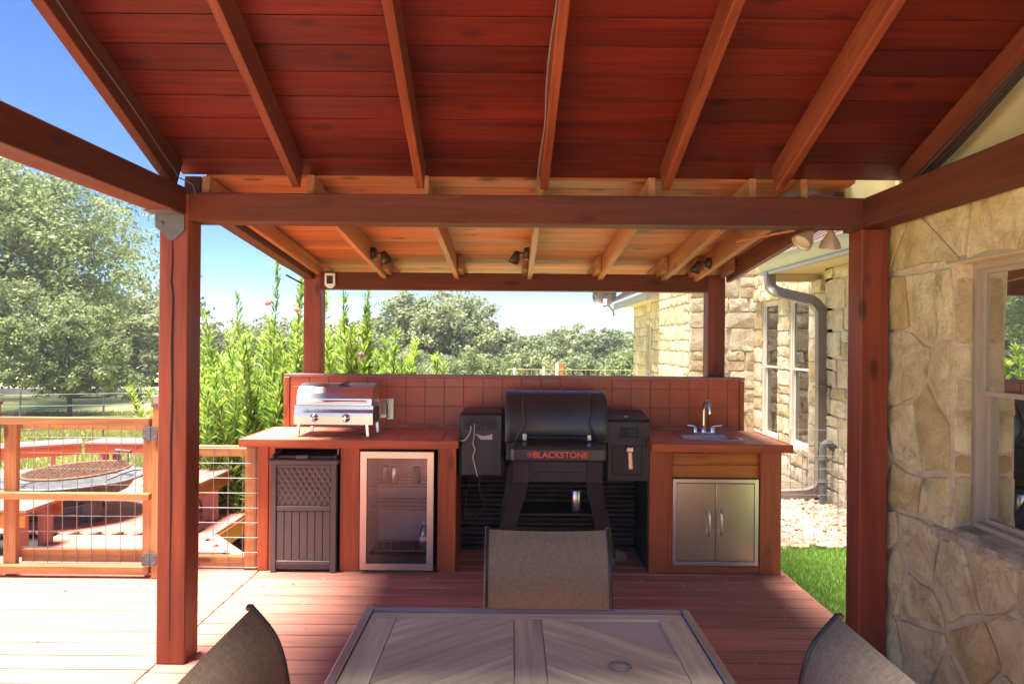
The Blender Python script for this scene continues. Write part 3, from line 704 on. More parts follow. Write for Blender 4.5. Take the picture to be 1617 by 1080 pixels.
# facade C: tall windows between stone piers, x=3.75
CX = 3.75
wC, t3c = stone_wall(house, (CX, 10.6), (CX, 7.75), GZ, 4.6, LX, [(.42, .30, 1.02, 2.26), (1.42, .30, 2.02, 2.26), (.42, 2.55, 1.02, 4.0), (1.42, 2.55, 2.02, 4.0)], .40, .24, M['stone_pale'], M['mortar_pale'], 12, gap=.0045, dep=.020, rough=1.5, jit=.24)
for a in (.42, 1.42):
    dhung(house, t3c, None, LX, a, .30, a+.60, 2.26, .012, .035, M['frame_white'], M['glass_far'], .52)
    dhung(house, t3c, None, LX, a, 2.55, a+.60, 4.0, .012, .035, M['frame_white'], M['glass_far'], .5)
ln = MB(); r = random.Random(5)
for k in range(7):
    a = .22+k*.33; v = [(s, z) for s, z in ((a, 2.265+r.uniform(0, .01)), (a+.32, 2.265+r.uniform(0, .01)), (a+.32, 2.42+r.uniform(-.02, .02)), (a, 2.42+r.uniform(-.02, .02)))]
    rough_stone(v, t3c, LX, .09, wC, M['stone_pale'], r, 1.5)
# chimney block: side facing the yard and front facing the patio
wT, _ = stone_wall(house, (2.73, 12.6), (2.73, 10.5), GZ, 4.8, LX, [], .34, .25, M['stone_pale'], M['mortar_pale'], 14, gap=.0045, dep=.020, rough=1.5, jit=.24)
wT2, _ = stone_wall(house, (2.735, 10.495), (3.78, 10.495), GZ, 4.8, LY, [], .42, .26, M['stone_pale'], M['mortar_pale'], 15, gap=.0045, dep=.020, rough=1.5, jit=.24)
# far wing E with its eave
EX = 2.92
wE, t3e = stone_wall(house, (EX, 16.3), (EX, 12.62), GZ, 2.62, LX, [(1.6, .95, 2.15, 2.05)], .36, .25, M['stone_pale'], M['mortar_pale'], 16, gap=.0045, dep=.020, rough=1.5, jit=.24)
wE2, _ = stone_wall(house, (3.4, 16.31), (EX, 16.31), GZ, 2.62, (0, 1, 0), [], .4, .3, M['stone_pale'], M['mortar_pale'], 17, thick=.15, gap=.006, dep=.02)
dhung(house, t3e, None, LX, 1.6, .95, 2.15, 2.05, .05, .04, M['frame_white'], M['glass_far'], .5)
MB().box((2.52, 12.64, 2.50), (2.90, 16.85, 2.52)).build('soffit', M['soffit'], house)
MB().box((2.50, 12.62, 2.44), (2.52, 16.87, 2.60)).box((2.52, 12.60, 2.44), (2.88, 12.62, 2.62)).build('fascia', M['gutter'], house)
rf = MB(); rf.prism([(2.40, 16.95, 2.605), (4.2, 16.95, 3.75), (4.2, 16.95, 3.79), (2.40, 16.95, 2.64)], (0, -1, 0), 4.40); ro = rf.build('roof', M['metal_roof'], house)
for k in range(10):
    rb = MB(); yy = 16.9-k*.46; rb.bar((2.41, yy, 2.66), (4.2, yy, 3.80), .03, .04, up=(0, 1, 0)); rb.build('standing_seam', M['metal_roof'], ro)

# satellite dish on the far eave
dish = thing('satellite_dish', 'round grey satellite dish on a bent arm at the far eave corner', 'satellite dish', (2.46, 16.5, 2.45))
q = MB(); dn = Vector((-.45, -.85, .25)).normalized(); dc = Vector((2.19, 16.2, 2.78))
q.lathe([(0, -.05), (.12, -.045), (.22, -.025), (.30, .0), (.305, .005), (.295, .0), (.21, -.035), (.11, -.056), (0, -.062)], dc, dn, 28); q.build('reflector', M['bronze'], dish)
q = MB(); q.tube(spl([(2.46, 16.5, 2.30), (2.44, 16.5, 2.40), (2.33, 16.4, 2.52), (2.22, 16.3, 2.66), (2.20, 16.27, 2.74)], 4), .028, 8); q.build('mast', M['wire'], dish)
q = MB(); q.tube([dc-Vector((.02, .02, .24)), dc+dn*.35+Vector((-.22, -.1, -.02)), dc+dn*.45+Vector((-.30, -.1, .10))], .01, 6); q.lathe([(0, 0), (.03, .01), (.035, .07), (0, .08)], dc+dn*.42+Vector((-.30, -.1, .13)), (0, 0, 1), 10); q.build('feed_arm', M['wire'], dish)
q = MB(); q.box(dc+Vector((-.03, -.10, -.26)), dc+Vector((.05, -.02, -.10))); q.build('mount_plate', M['white_pl'], dish)
q = MB(); q.tube(spl([(2.46, 16.45, 2.32), (2.55, 16.4, 2.27), (2.66, 16.4, 2.32), (2.72, 16.4, 2.42)], 4), .006, 5); q.build('coax', M['cable_dark'], dish)
# second small pipe by the downspout
q = MB(); q.tube(spl([(3.42, 7.45, -.14), (3.42, 7.45, .25), (3.42, 7.46, .50), (3.44, 7.46, .55), (3.48, 7.46, .56), (3.54, 7.46, .50)], 4), .04, 10)
for zz in (.12, .36): q.lathe([(.045, 0), (.05, .01), (.05, .04), (.045, .05)], (3.42, 7.455, zz), (0, 0, 1), 12)
o = q.build('drain_pipe', M['charcoal'], loc=(3.42, 7.45, -.14)); props(o, 'short grey drain pipe with a bent top beside the downspout', 'pipe')

# ---------------------------------------------------------------- outdoor kitchen
kit = thing('outdoor_kitchen', 'built-in outdoor kitchen with red tile counters and a tall tiled backsplash', 'outdoor kitchen', (0, 5.0, 0))
def tile_grid(x0, x1, cuts_y, P, mat, thick, nrm_axis, start):
    pass
# backsplash
MB().box((-1.80, 5.41, .0), (1.845, 5.53, 1.345)).build('backsplash_wall', M['grout'], kit)
xs_ = [-1.757]; 
while xs_[-1] < 1.82: xs_.append(xs_[-1]+(.153 if not (abs(xs_[-1]-.690) < .08) else .105))
zr_ = [.95, .975, 1.127, 1.279, 1.352]
for j in range(1, 4):
    for i in range(len(xs_)-1):
        a, b = xs_[i], min(xs_[i+1], 1.805)
        if b-a < .02: continue
        plank('wall_tile', (a+.002, 5.408, (zr_[j]+zr_[j+1])/2), (b-.002, 5.408, (zr_[j]+zr_[j+1])/2), .012, zr_[j+1]-zr_[j]-.004, M['tile'], kit, ch=.0015)
plank('backsplash_cap', (-1.805, 5.47, 1.361), (1.85, 5.47, 1.361), .15, .022, M['bench'], kit, ch=.003)
plank('trim', (-1.782, 5.400, .95), (-1.782, 5.400, 1.348), .02, .046, M['cabinet'], kit, up=(1, 0, 0)); plank('trim', (1.826, 5.400, .95), (1.826, 5.400, 1.348), .02, .036, M['cabinet'], kit, up=(1, 0, 0))
def counter(x0, x1, ya, yb, hole=None):
    if hole is None: MB().box((x0+.02, ya+.02, .895), (x1-.02, yb-.002, .944)).build('countertop_base', M['grout'], kit)
    else:
        a, b, c, d_ = hole
        MB().box((x0+.02, ya+.02, .895), (a, yb-.002, .944)).box((b, ya+.02, .895), (x1-.02, yb-.002, .944)).box((a, ya+.02, .895), (b, c, .944)).box((a, d_, .895), (b, yb-.002, .944)).build('countertop_base', M['grout'], kit)
    y = yb-.004
    while y > ya+.03:
        y2 = max(y-.153, ya+.022); x = x0+.022
        while x < x1-.03:
            x2 = min(x+.153, x1-.022)
            rs = [(x, x2, y2, y)]
            if hole:
                a, b, c, d_ = hole; rs = []
                if x2 <= a or x >= b or y <= c or y2 >= d_: rs = [(x, x2, y2, y)]
                else:
                    if x < a-.01: rs.append((x, a, y2, y))
                    if x2 > b+.01: rs.append((b, x2, y2, y))
                    xa, xb = max(x, a), min(x2, b)
                    if y2 < c-.01: rs.append((xa, xb, y2, c))
                    if y > d_+.01: rs.append((xa, xb, d_, y))
            for p, q_, s, t in rs:
                if q_-p > .012 and t-s > .012: plank('counter_tile', (p+.002, (s+t)/2, .947), (q_-.002, (s+t)/2, .947), t-s-.004, .011, M['tile_top'], kit, ch=.0015)
            x = x2
        y = y2
    plank('counter_edge', (x0, ya+.01, .925), (x1, ya+.01, .925), .02, .055, M['cabinet'], kit, ch=.003)
    for xx, s in ((x0, 1), (x1, -1)): plank('counter_edge', (xx+s*.01, ya+.021, .925), (xx+s*.01, yb-.01, .925), .02, .055, M['cabinet'], kit, ch=.003)
counter(-1.89, -.365, 4.72, 5.40)
counter(.965, 1.935, 4.66, 5.40, (1.245, 1.645, 4.86, 5.16))
def panel(x0, x1, z0, z1, ya=4.84, th=.04, m='cabinet'):
    plank('cabinet_panel', ((x0+x1)/2, ya+th/2, z0), ((x0+x1)/2, ya+th/2, z1), x1-x0, th, M[m], kit, up=(0, 1, 0), ch=.003)
def rail_(x0, x1, z0, z1, ya=4.845, th=.03, m='cabinet'):
    plank('cabinet_rail', (x0, ya+th/2, (z0+z1)/2), (x1, ya+th/2, (z0+z1)/2), th, z1-z0, M[m], kit, ch=.003)
panel(-1.80, -1.725, .003, .896); panel(-1.724, -1.682, .003, .896, 4.85)
panel(-1.213, -1.075, .003, .896); panel(-.52, -.39, .003, .896)
rail_(-1.681, -1.214, .868, .897); rail_(-1.074, -.521, .868, .897)
for x in (-1.80, -.41, 1.0-.02, 1.905): plank('side_panel', (x+.01, 4.881, .45), (x+.01, 5.40, .45), .02, .885, M['cabinet'] if x != 0.98 else M['black_dull'], kit)
panel(.988, 1.15, .003, .896); panel(1.775, 1.925, .003, .896)
rail_(1.151, 1.774, .858, .896); rail_(1.151, 1.774, .775, .856, 4.865, m='plank_orange'); rail_(1.151, 1.774, .681, .773, 4.868, m='plank_orange'); rail_(1.151, 1.774, .005, .058)
MB().box((1.16, 4.92, .06), (1.77, 5.38, .69)).build('cabinet_interior', M['black_dull'], kit)
# corrugated metal behind the openings
cg = MB(); n = 108; v = []
for i in range(n+1):
    z = .0+i*.90/n; y = 5.395+.012*math.sin(z*2*math.pi/.075)-.014
    v += [(-1.79, y, z), (.978, y, z)]
cg.add(v, [(2*i, 2*i+1, 2*i+3, 2*i+2) for i in range(n)], True); cg.build('corrugated_panel', M['corrugated'], kit)
# stainless doors
sdoor = MB(); X0, X1, Z0, Z1, Y = 1.153, 1.763, .064, .679, 4.835
for a, b, c, d_ in ((X0, X0+.028, Z0, Z1), (X1-.028, X1, Z0, Z1), (X0+.028, X1-.028, Z1-.028, Z1), (X0+.028, X1-.028, Z0, Z0+.028)): sdoor.box((a, Y, c), (b, Y+.02, d_), .002)
sdoor.build('door_frame', M['steel'], kit)
for a, b, hx in ((X0+.031, 1.4565, 1.405), (1.4595, X1-.031, 1.49)):
    q = MB(); q.box((a, Y+.001, Z0+.031), (b, Y+.018, Z1-.031), .003); dr = q.build('steel_door', M['steel_v'], kit)
    q = MB(); q.tube(spl([(hx, Y+.002, .285), (hx, Y-.02, .29), (hx, Y-.032, .31), (hx, Y-.035, .37), (hx, Y-.032, .43), (hx, Y-.02, .45), (hx, Y+.002, .455)], 3), .0075, 8); q.build('handle', M['steel'], dr)
# sink and faucet
snk = MB()
def rrect(x0, x1, y0, y1, r, z, n=4):
    o = []
    for cx, cy, a0 in ((x1-r, y1-r, 0), (x0+r, y1-r, 90), (x0+r, y0+r, 180), (x1-r, y0+r, 270)):
        for k in range(n+1): a = R(a0+90*k/n); o.append((cx+r*math.cos(a), cy+r*math.sin(a), z))
    return o
rings = [rrect(1.225, 1.665, 4.84, 5.18, .03, .9535), rrect(1.227, 1.663, 4.842, 5.178, .03, .958), rrect(1.258, 1.632, 4.87, 5.10, .04, .958), rrect(1.265, 1.625, 4.876, 5.094, .04, .945), rrect(1.285, 1.605, 4.895, 5.075, .05, .83), rrect(1.32, 1.57, 4.93, 5.04, .04, .82)]
V = [p for r_ in rings for p in r_]; n = len(rings[0])
snk.add(V, [(i*n+k, i*n+(k+1) % n, (i+1)*n+(k+1) % n, (i+1)*n+k) for i in range(len(rings)-1) for k in range(n)]+[tuple((len(rings)-1)*n+k for k in range(n))], True)
sk = snk.build('sink', M['steel'], kit)
fc = MB(); fx0, fy0 = 1.452, 5.14
fc.box((fx0-.085, fy0-.028, .9585), (fx0+.085, fy0+.028, .975), .006); fc.lathe([(.022, 0), (.02, .03), (.013, .04), (.011, .05)], (fx0, fy0, .975), seg=14)
fc.tube(spl([(fx0, fy0, 1.0), (fx0, fy0, 1.10), (fx0, fy0-.005, 1.165), (fx0+.004, fy0-.03, 1.205), (fx0+.008, fy0-.06, 1.213), (fx0+.012, fy0-.09, 1.195), (fx0+.014, fy0-.105, 1.15), (fx0+.014, fy0-.107, 1.12)], 4), .0105, 10)
fo = fc.build('faucet', M['chrome'], kit)
for s in (-1, 1):
    q = MB(); q.lathe([(.020, 0), (.018, .03), (.012, .045), (0, .05)], (fx0+s*.065, fy0, .975), seg=12); q.tube([(fx0+s*.065, fy0, 1.015), (fx0+s*.09, fy0-.01, 1.022), (fx0+s*.135, fy0-.02, 1.026)], [.008, .007, .009], 8); q.build('handle', M['chrome'], fo)
# dark side and outlet cover
q = MB(); q.box((-1.035, 5.385, 1.02), (-.93, 5.401, 1.185), .003); q.box((-1.055, 5.315, 1.03), (-.965, 5.384, 1.165), .012); ob = q.build('outlet_box', M['steel'], kit)

# trash bin
tb = thing('trash_bin', 'dark brown resin trash bin with woven-look panel, left of the fridge', 'trash bin', (-1.45, 5.0, 0))
bx0, bx1, by0, by1 = -1.70, -1.225, 4.80, 5.22
q = MB(); q.box((bx0+.03, by0+.02, .02), (bx1-.03, by1-.02, .76)); q.build('body', M['bin'], tb)
for x, y in ((bx0+.005, by0), (bx1-.045, by0), (bx0+.005, by1-.04), (bx1-.045, by1-.04)):
    q = MB(); q.box((x, y, .003), (x+.04, y+.04, .765), .004); q.build('leg', M['bin'], tb)
for z0, z1 in ((.055, .085), (.435, .47), (.74, .762)):
    q = MB(); q.box((bx0+.046, by0+.004, z0), (bx1-.046, by0+.03, z1), .004); q.build('rail', M['bin'], tb)
nx_ = 7; sw = (bx1-bx0-.094)/nx_
for i in range(nx_):
    q = MB(); a = bx0+.047+i*sw; q.box((a+.0015, by0+.009, .087), (a+sw-.0015, by0+.028, .433), .003); q.build('slat', M['bin'], tb)
q = MB(); nn, mm = 88, 60; V = []
for j in range(mm+1):
    for i in range(nn+1):
        x = bx0+.047+(bx1-bx0-.094)*i/nn; z = .472+.266*j/mm; k = math.floor(j/7.5)
        h = .008*max(0, math.sin((i/nn*9+(.5 if k % 2 else 0))*2*math.pi))**.5*math.sin(math.pi*((j/7.5) % 1)) if 1 else 0
        V.append((x, by0+.016-h, z))
q.add(V, [(j*(nn+1)+i, j*(nn+1)+i+1, (j+1)*(nn+1)+i+1, (j+1)*(nn+1)+i) for j in range(mm) for i in range(nn)], True); q.build('woven_panel', M['bin'], tb)
q = MB(); q.box((bx0-.012, by0-.02, .765), (bx1+.012, by1+.01, .80), .008); q.box((bx0+.03, by0+.03, .80), (bx1-.03, by1-.02, .818), .006); q.box((-1.52, by0-.005, .80), (-1.43, by0+.06, .83), .006)
lid = q.build('lid', M['bin'], tb)
for x in (bx0+.005, bx1-.03):
    q = MB(); q.bar((x+.012, by0+.01, .81), (x+.012, by0+.30, .865), .024, .03, ch=.006); q.build('lid_arm', M['bin'], lid)
q = MB(); q.box((bx1-.004, 4.82, .83), (bx1+.004, 4.83, .875), .002); q.build('latch', M['wire'], tb)

# beverage fridge
fr = thing('beverage_fridge', 'small glass-door beverage fridge with stainless frame under the counter', 'fridge', (-.80, 5.0, 0))
f0, f1, fy = -1.062, -.545, 4.80
q = MB(); 
q.box((f0+.004, fy+.045, .03), (f0+.03, 5.32, .862)).box((f1-.03, fy+.045, .03), (f1-.004, 5.32, .862)).box((f0+.03, fy+.045, .835), (f1-.03, 5.32, .862)).box((f0+.03, fy+.045, .03), (f1-.03, 5.32, .10)); q.build('body', M['black_dull'], fr)
q = MB(); q.box((f0+.031, 5.27, .101), (f1-.031, 5.31, .834)).box((f0+.031, fy+.06, .101), (f0+.036, 5.27, .834)).box((f1-.036, fy+.06, .101), (f1-.031, 5.27, .834)).box((f0+.037, fy+.06, .829), (f1-.037, 5.27, .834)); q.build('liner', M['fridge_in'], fr)
dr = thing('glass_door', None, None); dr.parent = fr; dr.location = (-.80+.80, fy-5.0, 0); dr.location = (0, fy-5.0, 0)
t_ = .045
def mitre(q, P, depth):
    a = [Vector((x, fy, z)) for x, z in P]; q.prism(a, (0, 1, 0), depth)
x0, x1, z0, z1 = f0, f1, .025, .858
for P in ([(x0, z0), (x0+t_, z0+t_), (x0+t_, z1-t_), (x0, z1)], [(x1, z0), (x1, z1), (x1-t_, z1-t_), (x1-t_, z0+t_)], [(x0, z1), (x0+t_, z1-t_), (x1-t_, z1-t_), (x1, z1)], [(x0, z0), (x1, z0), (x1-t_, z0+t_), (x0+t_, z0+t_)]):
    q = MB(); mitre(q, P, .035); q.build('door_rail', M['steel_warm'], dr)
q = MB(); q.box((x0+t_, fy+.012, z0+t_), (x1-t_, fy+.018, z1-t_)); q.build('pane', M['glass_fridge'], dr)
q = MB(); q.box((x0+t_, fy+.020, z0+t_), (x1-t_, fy+.03, .125)); q.build('control_strip', M['black_dull'], fr)
def wire_shelf(z, front=True, n=22):
    q = MB(); a, b = f0+.05, f1-.05; ya, yb = fy+.09, 5.25
    q.tube([(a, ya, z), (b, ya, z)], .004, 6)
    for k in range(n+1):
        y = ya+(yb-ya)*k/n
    for k in range(26): x = a+(b-a)*k/25; q.tube([(x, ya, z), (x, yb, z)], .0018, 4, False)
    for k in range(4): y = ya+(yb-ya)*k/3; q.tube([(a, y, z-.003), (b, y, z-.003)], .0025, 4, False)
    q.build('wire_shelf', M['wire'], fr)
wire_shelf(.595); wire_shelf(.43)
q = MB(); a, b = f0+.05, f1-.05
for z in (.135, .205): q.tube([(a, fy+.09, z), (b, fy+.09, z)], .003, 6)
for k in range(9): x = a+(b-a)*k/8; q.tube([(x, fy+.09, .135), (x, fy+.09, .205)], .0015, 4)
q.build('wire_basket', M['wire'], fr)
for x in (f0+.03, f1-.04):
    q = MB(); q.box((x, fy+.05, .003), (x+.02, fy+.07, .03)); q.build('foot', M['black_dull'], fr)
def can(x, y, z, m, lab, cat='can', h=.125, r_=.031, name='drink_can'):
    q = MB(); q.lathe([(0, 0), (r_*.8, 0), (r_, .008), (r_, h-.012), (r_*.78, h), (r_*.75, h-.004), (0, h-.004)], (x, y, z), seg=16); o = q.build(name, m, loc=(x, y, z)); props(o, lab, cat)
can(-.925, 5.0, .599, M['wire'], 'left silver can on the upper shelf of the fridge')
can(-.855, 5.0, .599, M['steel'], 'middle silver can on the upper shelf of the fridge')
can(-.69, 4.99, .599, M['charcoal'], 'dark can on the upper shelf near the fridge hinge')
q = MB(); q.lathe([(0, 0), (.030, 0), (.032, .01), (.030, .05), (.032, .09), (.030, .13), (.020, .16), (.013, .175), (.013, .19), (0, .19)], (-.625, 4.925, .137), seg=16)
wb = q.build('water_bottle', M['clear'], loc=(-.625, 4.925, .137)); props(wb, 'clear plastic water bottle in the bottom of the fridge', 'bottle')
q = MB(); q.lathe([(.0325, 0), (.0325, .04)], (-.625, 4.925, .197), seg=16); q.build('paper_label', M['white_pl'], wb)
q = MB(); q.lathe([(.0145, 0), (.0145, .018), (0, .018)], (-.625, 4.925, .322), seg=12); q.build('cap', M['white_pl'], wb)

# tabletop grill
tg = thing('tabletop_grill', 'stainless two-burner tabletop gas grill standing on the left counter', 'grill', (-1.25, 5.0, .953))
gx0, gx1, gy = -1.545, -.985, 4.84
q = MB()
P = [(gy-.004, 1.043), (gy-.006, 1.10), (gy-.004, 1.125), (gy+.010, 1.15), (gy+.012, 1.175), (gy+.30, 1.175), (gy+.30, 1.043)]
q.prism([(gx0, y, z) for y, z in P], (1, 0, 0), gx1-gx0); q.build('firebox', M['steel'], tg)
q = MB(); P = [(gy+.008, 1.179), (gy+.010, 1.225), (gy+.035, 1.265), (gy+.08, 1.305), (gy+.14, 1.325), (gy+.22, 1.325), (gy+.28, 1.305), (gy+.30, 1.27), (gy+.30, 1.179)]
n = len(P); a = [(gx0+.012, y, z) for y, z in P]; b = [(gx1-.012, y, z) for y, z in P]
q.add(a+b, [(i, i+1, n+i+1, n+i) for i in range(n-1)]+[tuple(reversed(range(n))), tuple(range(n, 2*n))], False); ld = q.build('lid', M['steel'], tg)
q = MB(); q.tube([(gx0+.05, gy-.02, 1.205), (gx1-.05, gy-.02, 1.205)], .009, 10)
for x in (gx0+.075, gx1-.075): q.tube([(x, gy-.02, 1.205), (x, gy+.012, 1.205)], .006, 6)
q.build('handle', M['chrome'], ld)
for x in (gx0+.145, gx0+.37):
    q = MB(); q.lathe([(0, .028), (.018, .027), (.022, .02), (.023, .004), (.030, .003), (.030, 0)], (x, gy-.006, 1.09), (0, -1, 0), 18); q.box((x-.004, gy-.042, 1.072), (x+.004, gy-.02, 1.108), .001); q.build('knob', M['chrome'], tg)
for x, y in ((gx0+.03, gy+.02), (gx1-.045, gy+.02), (gx0+.06, gy+.26), (gx1-.02, gy+.26)):
    q = MB(); s = -1 if x < -1.3 else 1; q.bar((x, y, 1.043), (x+s*.008, y-.004, .955), .022, .006 if 0 else .018, ch=.002); q.build('leg', M['steel'], tg)
q = MB(); q.box((gx0+.06, gy+.03, 1.028), (gx1-.07, gy+.24, 1.042)); q.build('grease_tray', M['charcoal'], tg)
q = MB(); q.box((gx1+.001, gy+.05, 1.06), (gx1+.012, gy+.16, 1.165), .003); 
for k in range(5): q.box((gx1+.012, gy+.06, 1.07+.018*k), (gx1+.016, gy+.15, 1.078+.018*k))
q.build('side_vent', M['charcoal'], tg)
lt = MB(); lt.bar((-1.30, 4.925, 1.297), (-1.18, 4.935, 1.302), .018, .014, ch=.004); lt.bar((-1.25, 4.95, 1.318), (-1.175, 4.965, 1.338), .016, .010, ch=.003); lt.tube([(-1.285, 4.94, 1.305), (-1.23, 4.955, 1.318), (-1.2, 4.94, 1.312)], .006, 6)
o = lt.build('clip_tool', M['black'], loc=(-1.24, 4.93, 1.30)); props(o, 'small black and silver clip lying on the steel grill lid', 'tool')

# pellet grill
pg = thing('pellet_grill', 'black pellet grill with round lid and front shelf between the counters', 'grill', (.32, 4.95, 0))
q = MB(); lx0, lx1 = -.045, .685; prof = [(4.80, .935), (4.79, 1.02), (4.80, 1.10), (4.83, 1.18), (4.88, 1.24), (4.95, 1.277), (5.03, 1.285), (5.12, 1.27), (5.20, 1.22), (5.25, 1.14), (5.26, 1.04), (5.25, .935)]
prof_s = [(p.y, p.z) for p in spl([(0, a, b) for a, b in prof], 3)]
n = len(prof_s)
xsn = [(lx0, .93), (lx0+.004, .985), (lx0+.014, 1.0), (lx0+.045, 1.0), (lx0+.047, .994), (lx1-.047, .994), (lx1-.045, 1.0), (lx1-.014, 1.0), (lx1-.004, .985), (lx1, .93)]
V = []; cy_, cz_ = 5.03, 1.02
for x, s in xsn: V += [(x, cy_+(y-cy_)*s, (cz_+(z-cz_)*s) if z > .95 else z) for y, z in prof_s]
q.add(V, [(i*n+k, i*n+k+1, (i+1)*n+k+1, (i+1)*n+k) for i in range(len(xsn)-1) for k in range(n-1)], True)
q.add(V[:n], [tuple(range(n))]); q.add(V[-n:], [tuple(reversed(range(n)))]); ld = q.build('lid', M['grill_grey'], pg)
# raised ribs pressed in the lid
fy_ = lambda z: next((y0+(y1-y0)*(z-a)/(b-a) for (y0, a), (y1, b) in zip(prof_s, prof_s[1:]) if a <= z <= b), 4.8)
for s in (1, -1):
    c = .32; pts = []
    for dx, z in ((.235, 1.27), (.236, 1.22), (.236, 1.16), (.228, 1.12), (.222, 1.08), (.232, 1.05), (.262, 1.00), (.29, .955)): pts.append((c-s*dx, fy_(z)-.001, z))
    q = MB(); q.tube(pts, [.006, .010, .011, .011, .011, .010, .008, .004], 6); q.build('lid_rib', M['grill_grey'], ld)
q = MB(); q.tube([(.11, 4.75, .975), (.53, 4.75, .975)], .011, 10); q.build('handle', M['black'], ld)
for x in (.095, .545):
    q = MB(); q.box((x-.014, 4.738, .955), (x+.014, 4.79, 1.0), .006); q.build('handle_mount', M['white_pl' if x < .3 else 'steel'], ld)
q = MB()
for k in range(24):
    a, b = 2*math.pi*k/24, 2*math.pi*(k+1)/24
    P_ = lambda t: (.32+.062*math.cos(t), fy_(1.205+.022*math.sin(t))-.003, 1.205+.022*math.sin(t))
    q.tube([P_(a), P_(b)], .0016, 4, False)
q.tube(spl([(.285, fy_(1.2)-.002, 1.2), (.30, fy_(1.212)-.002, 1.212), (.31, fy_(1.2)-.002, 1.2), (.33, fy_(1.21)-.002, 1.21), (.345, fy_(1.2)-.002, 1.2), (.36, fy_(1.205)-.002, 1.205)], 3), .0015, 4); q.build('lid_emblem', M['black_dull'], ld)
q = MB(); q.box((lx0+.01, 4.82, .80), (lx1-.01, 5.25, .934), .01); q.build('barrel', M['black'], pg)
q = MB(); q.box((-.372, 4.85, .672), (-.05, 5.22, 1.135), .022); lb = q.build('griddle_box', M['black'], pg)
q = MB(); P = [(-.34, 1.015), (-.34, 1.08), (-.325, 1.105), (-.125, 1.105), (-.105, 1.08), (-.105, 1.015)]
q.prism([(x, 4.848, z) for x, z in P], (0, -1, 0), .006); q.build('control_recess', M['black_dull'], lb)
q = MB(); q.prism([(x, 4.848, z) for x, z in [(-.26, .985), (-.235, .965), (-.22, .945), (-.135, .945), (-.135, .985), (-.16, .975), (-.20, .970)]], (0, -1, 0), .004); q.build('warning_sticker', M['cord'], lb)
q = MB(); 
for x, z in ((-.31, 1.08), (-.29, 1.03), (-.24, 1.045), (-.21, 1.03), (-.18, 1.03)): q.lathe([(0, .006), (.008, .006), (.009, 0)], (x, 4.842, z), (0, -1, 0), 8)
q.build('button', M['charcoal'], lb)
q = MB(); P = [(4.85, .66), (4.85, 1.075), (4.87, 1.095), (5.16, 1.135), (5.22, 1.13), (5.22, .66)]
q.prism([(.69, y, z) for y, z in P], (1, 0, 0), .295); hp = q.build('pellet_hopper', M['black'], pg)
q = MB(); q.box((.775, 4.842, .965), (.90, 4.849, 1.035), .002); cp = q.build('control_panel', M['black_dull'], hp)
q = MB()
for i in range(3):
    for j in range(2): q.box((.835+i*.02, 4.838, .985+j*.022), (.847+i*.02, 4.8415, .993+j*.022))
q.build('button', M['charcoal'], cp)
q = MB()
for a, b in (((.72, .70), (.935, .705)), ((.72, .905), (.935, .91))): q.box((a[0], 4.843, a[1]), (b[0], 4.8485, b[1]))
q.box((.72, 4.843, .706), (.725, 4.8485, .904)).box((.93, 4.843, .706), (.935, 4.8485, .904)); q.build('door_outline', M['black_dull'], hp)
q = MB(); q.box((.815, 4.80, .87), (.865, 4.848, .905), .005).bar((.842, 4.815, .875), (.85, 4.815, .745), .03, .016, up=(0, 1, 0), ch=.007); q.build('drawer_handle', M['steel_warm'], hp)
q = MB(); q.box((.82, 4.92, 1.106), (.845, 4.94, 1.110)); q.build('white_sticker', M['white_pl'], hp)
q = MB(); q.box((0, 4.50, .845), (.632, 4.80, .948), .018); sh = q.build('front_shelf', M['grill_grey'], pg)
def text(body, size, loc, rot, m, parent, name='lettering', ext=.0012, width=None, align='LEFT'):
    c = bpy.data.curves.new(name, 'FONT'); c.body = body; c.size = size; c.extrude = ext; c.offset = .0009; c.align_x = align
    o = bpy.data.objects.new(name, c); col.objects.link(o); bpy.context.view_layer.update()
    me = bpy.data.meshes.new_from_object(o.evaluated_get(bpy.context.evaluated_depsgraph_get())); col.objects.unlink(o); bpy.data.objects.remove(o)
    xs = [v.co.x for v in me.vertices]; wd_ = max(xs)-min(xs); k = (width/wd_) if width else 1
    for v in me.vertices: v.co.x = (v.co.x-min(xs))*k
    me.materials.clear(); me.materials.append(m); q = bpy.data.objects.new(name, me); link(q, parent)
    q.location = Vector(loc)-wloc(parent); q.rotation_euler = rot; return q
text('BLACKSTONE', .058, (.148, 4.4985, .877), (R(90), 0, 0), M['orange'], sh, width=.362)
q = MB()
def disc_ring(q, c, r0, r1, y, n=24):
    V = []; 
    for k in range(n): a = 2*math.pi*k/n; V += [(c[0]+r0*math.cos(a), y, c[1]+r0*math.sin(a)), (c[0]+r1*math.cos(a), y, c[1]+r1*math.sin(a))]
    q.add(V, [(2*k, 2*k+1, (2*k+3) % (2*n), (2*k+2) % (2*n)) for k in range(n)])
disc_ring(q, (.125, .897), .015, .018, 4.4985); disc_ring(q, (.125, .897), .004, .007, 4.4985)
q.prism([(.113, 4.4990, .897), (.120, 4.4990, .905), (.125, 4.4990, .907), (.131, 4.4990, .904), (.137, 4.4990, .897), (.130, 4.4990, .901), (.125, 4.4990, .902), (.119, 4.4990, .901)], (0, -1, 0), .001)
q.build('round_logo', M['orange'], sh)
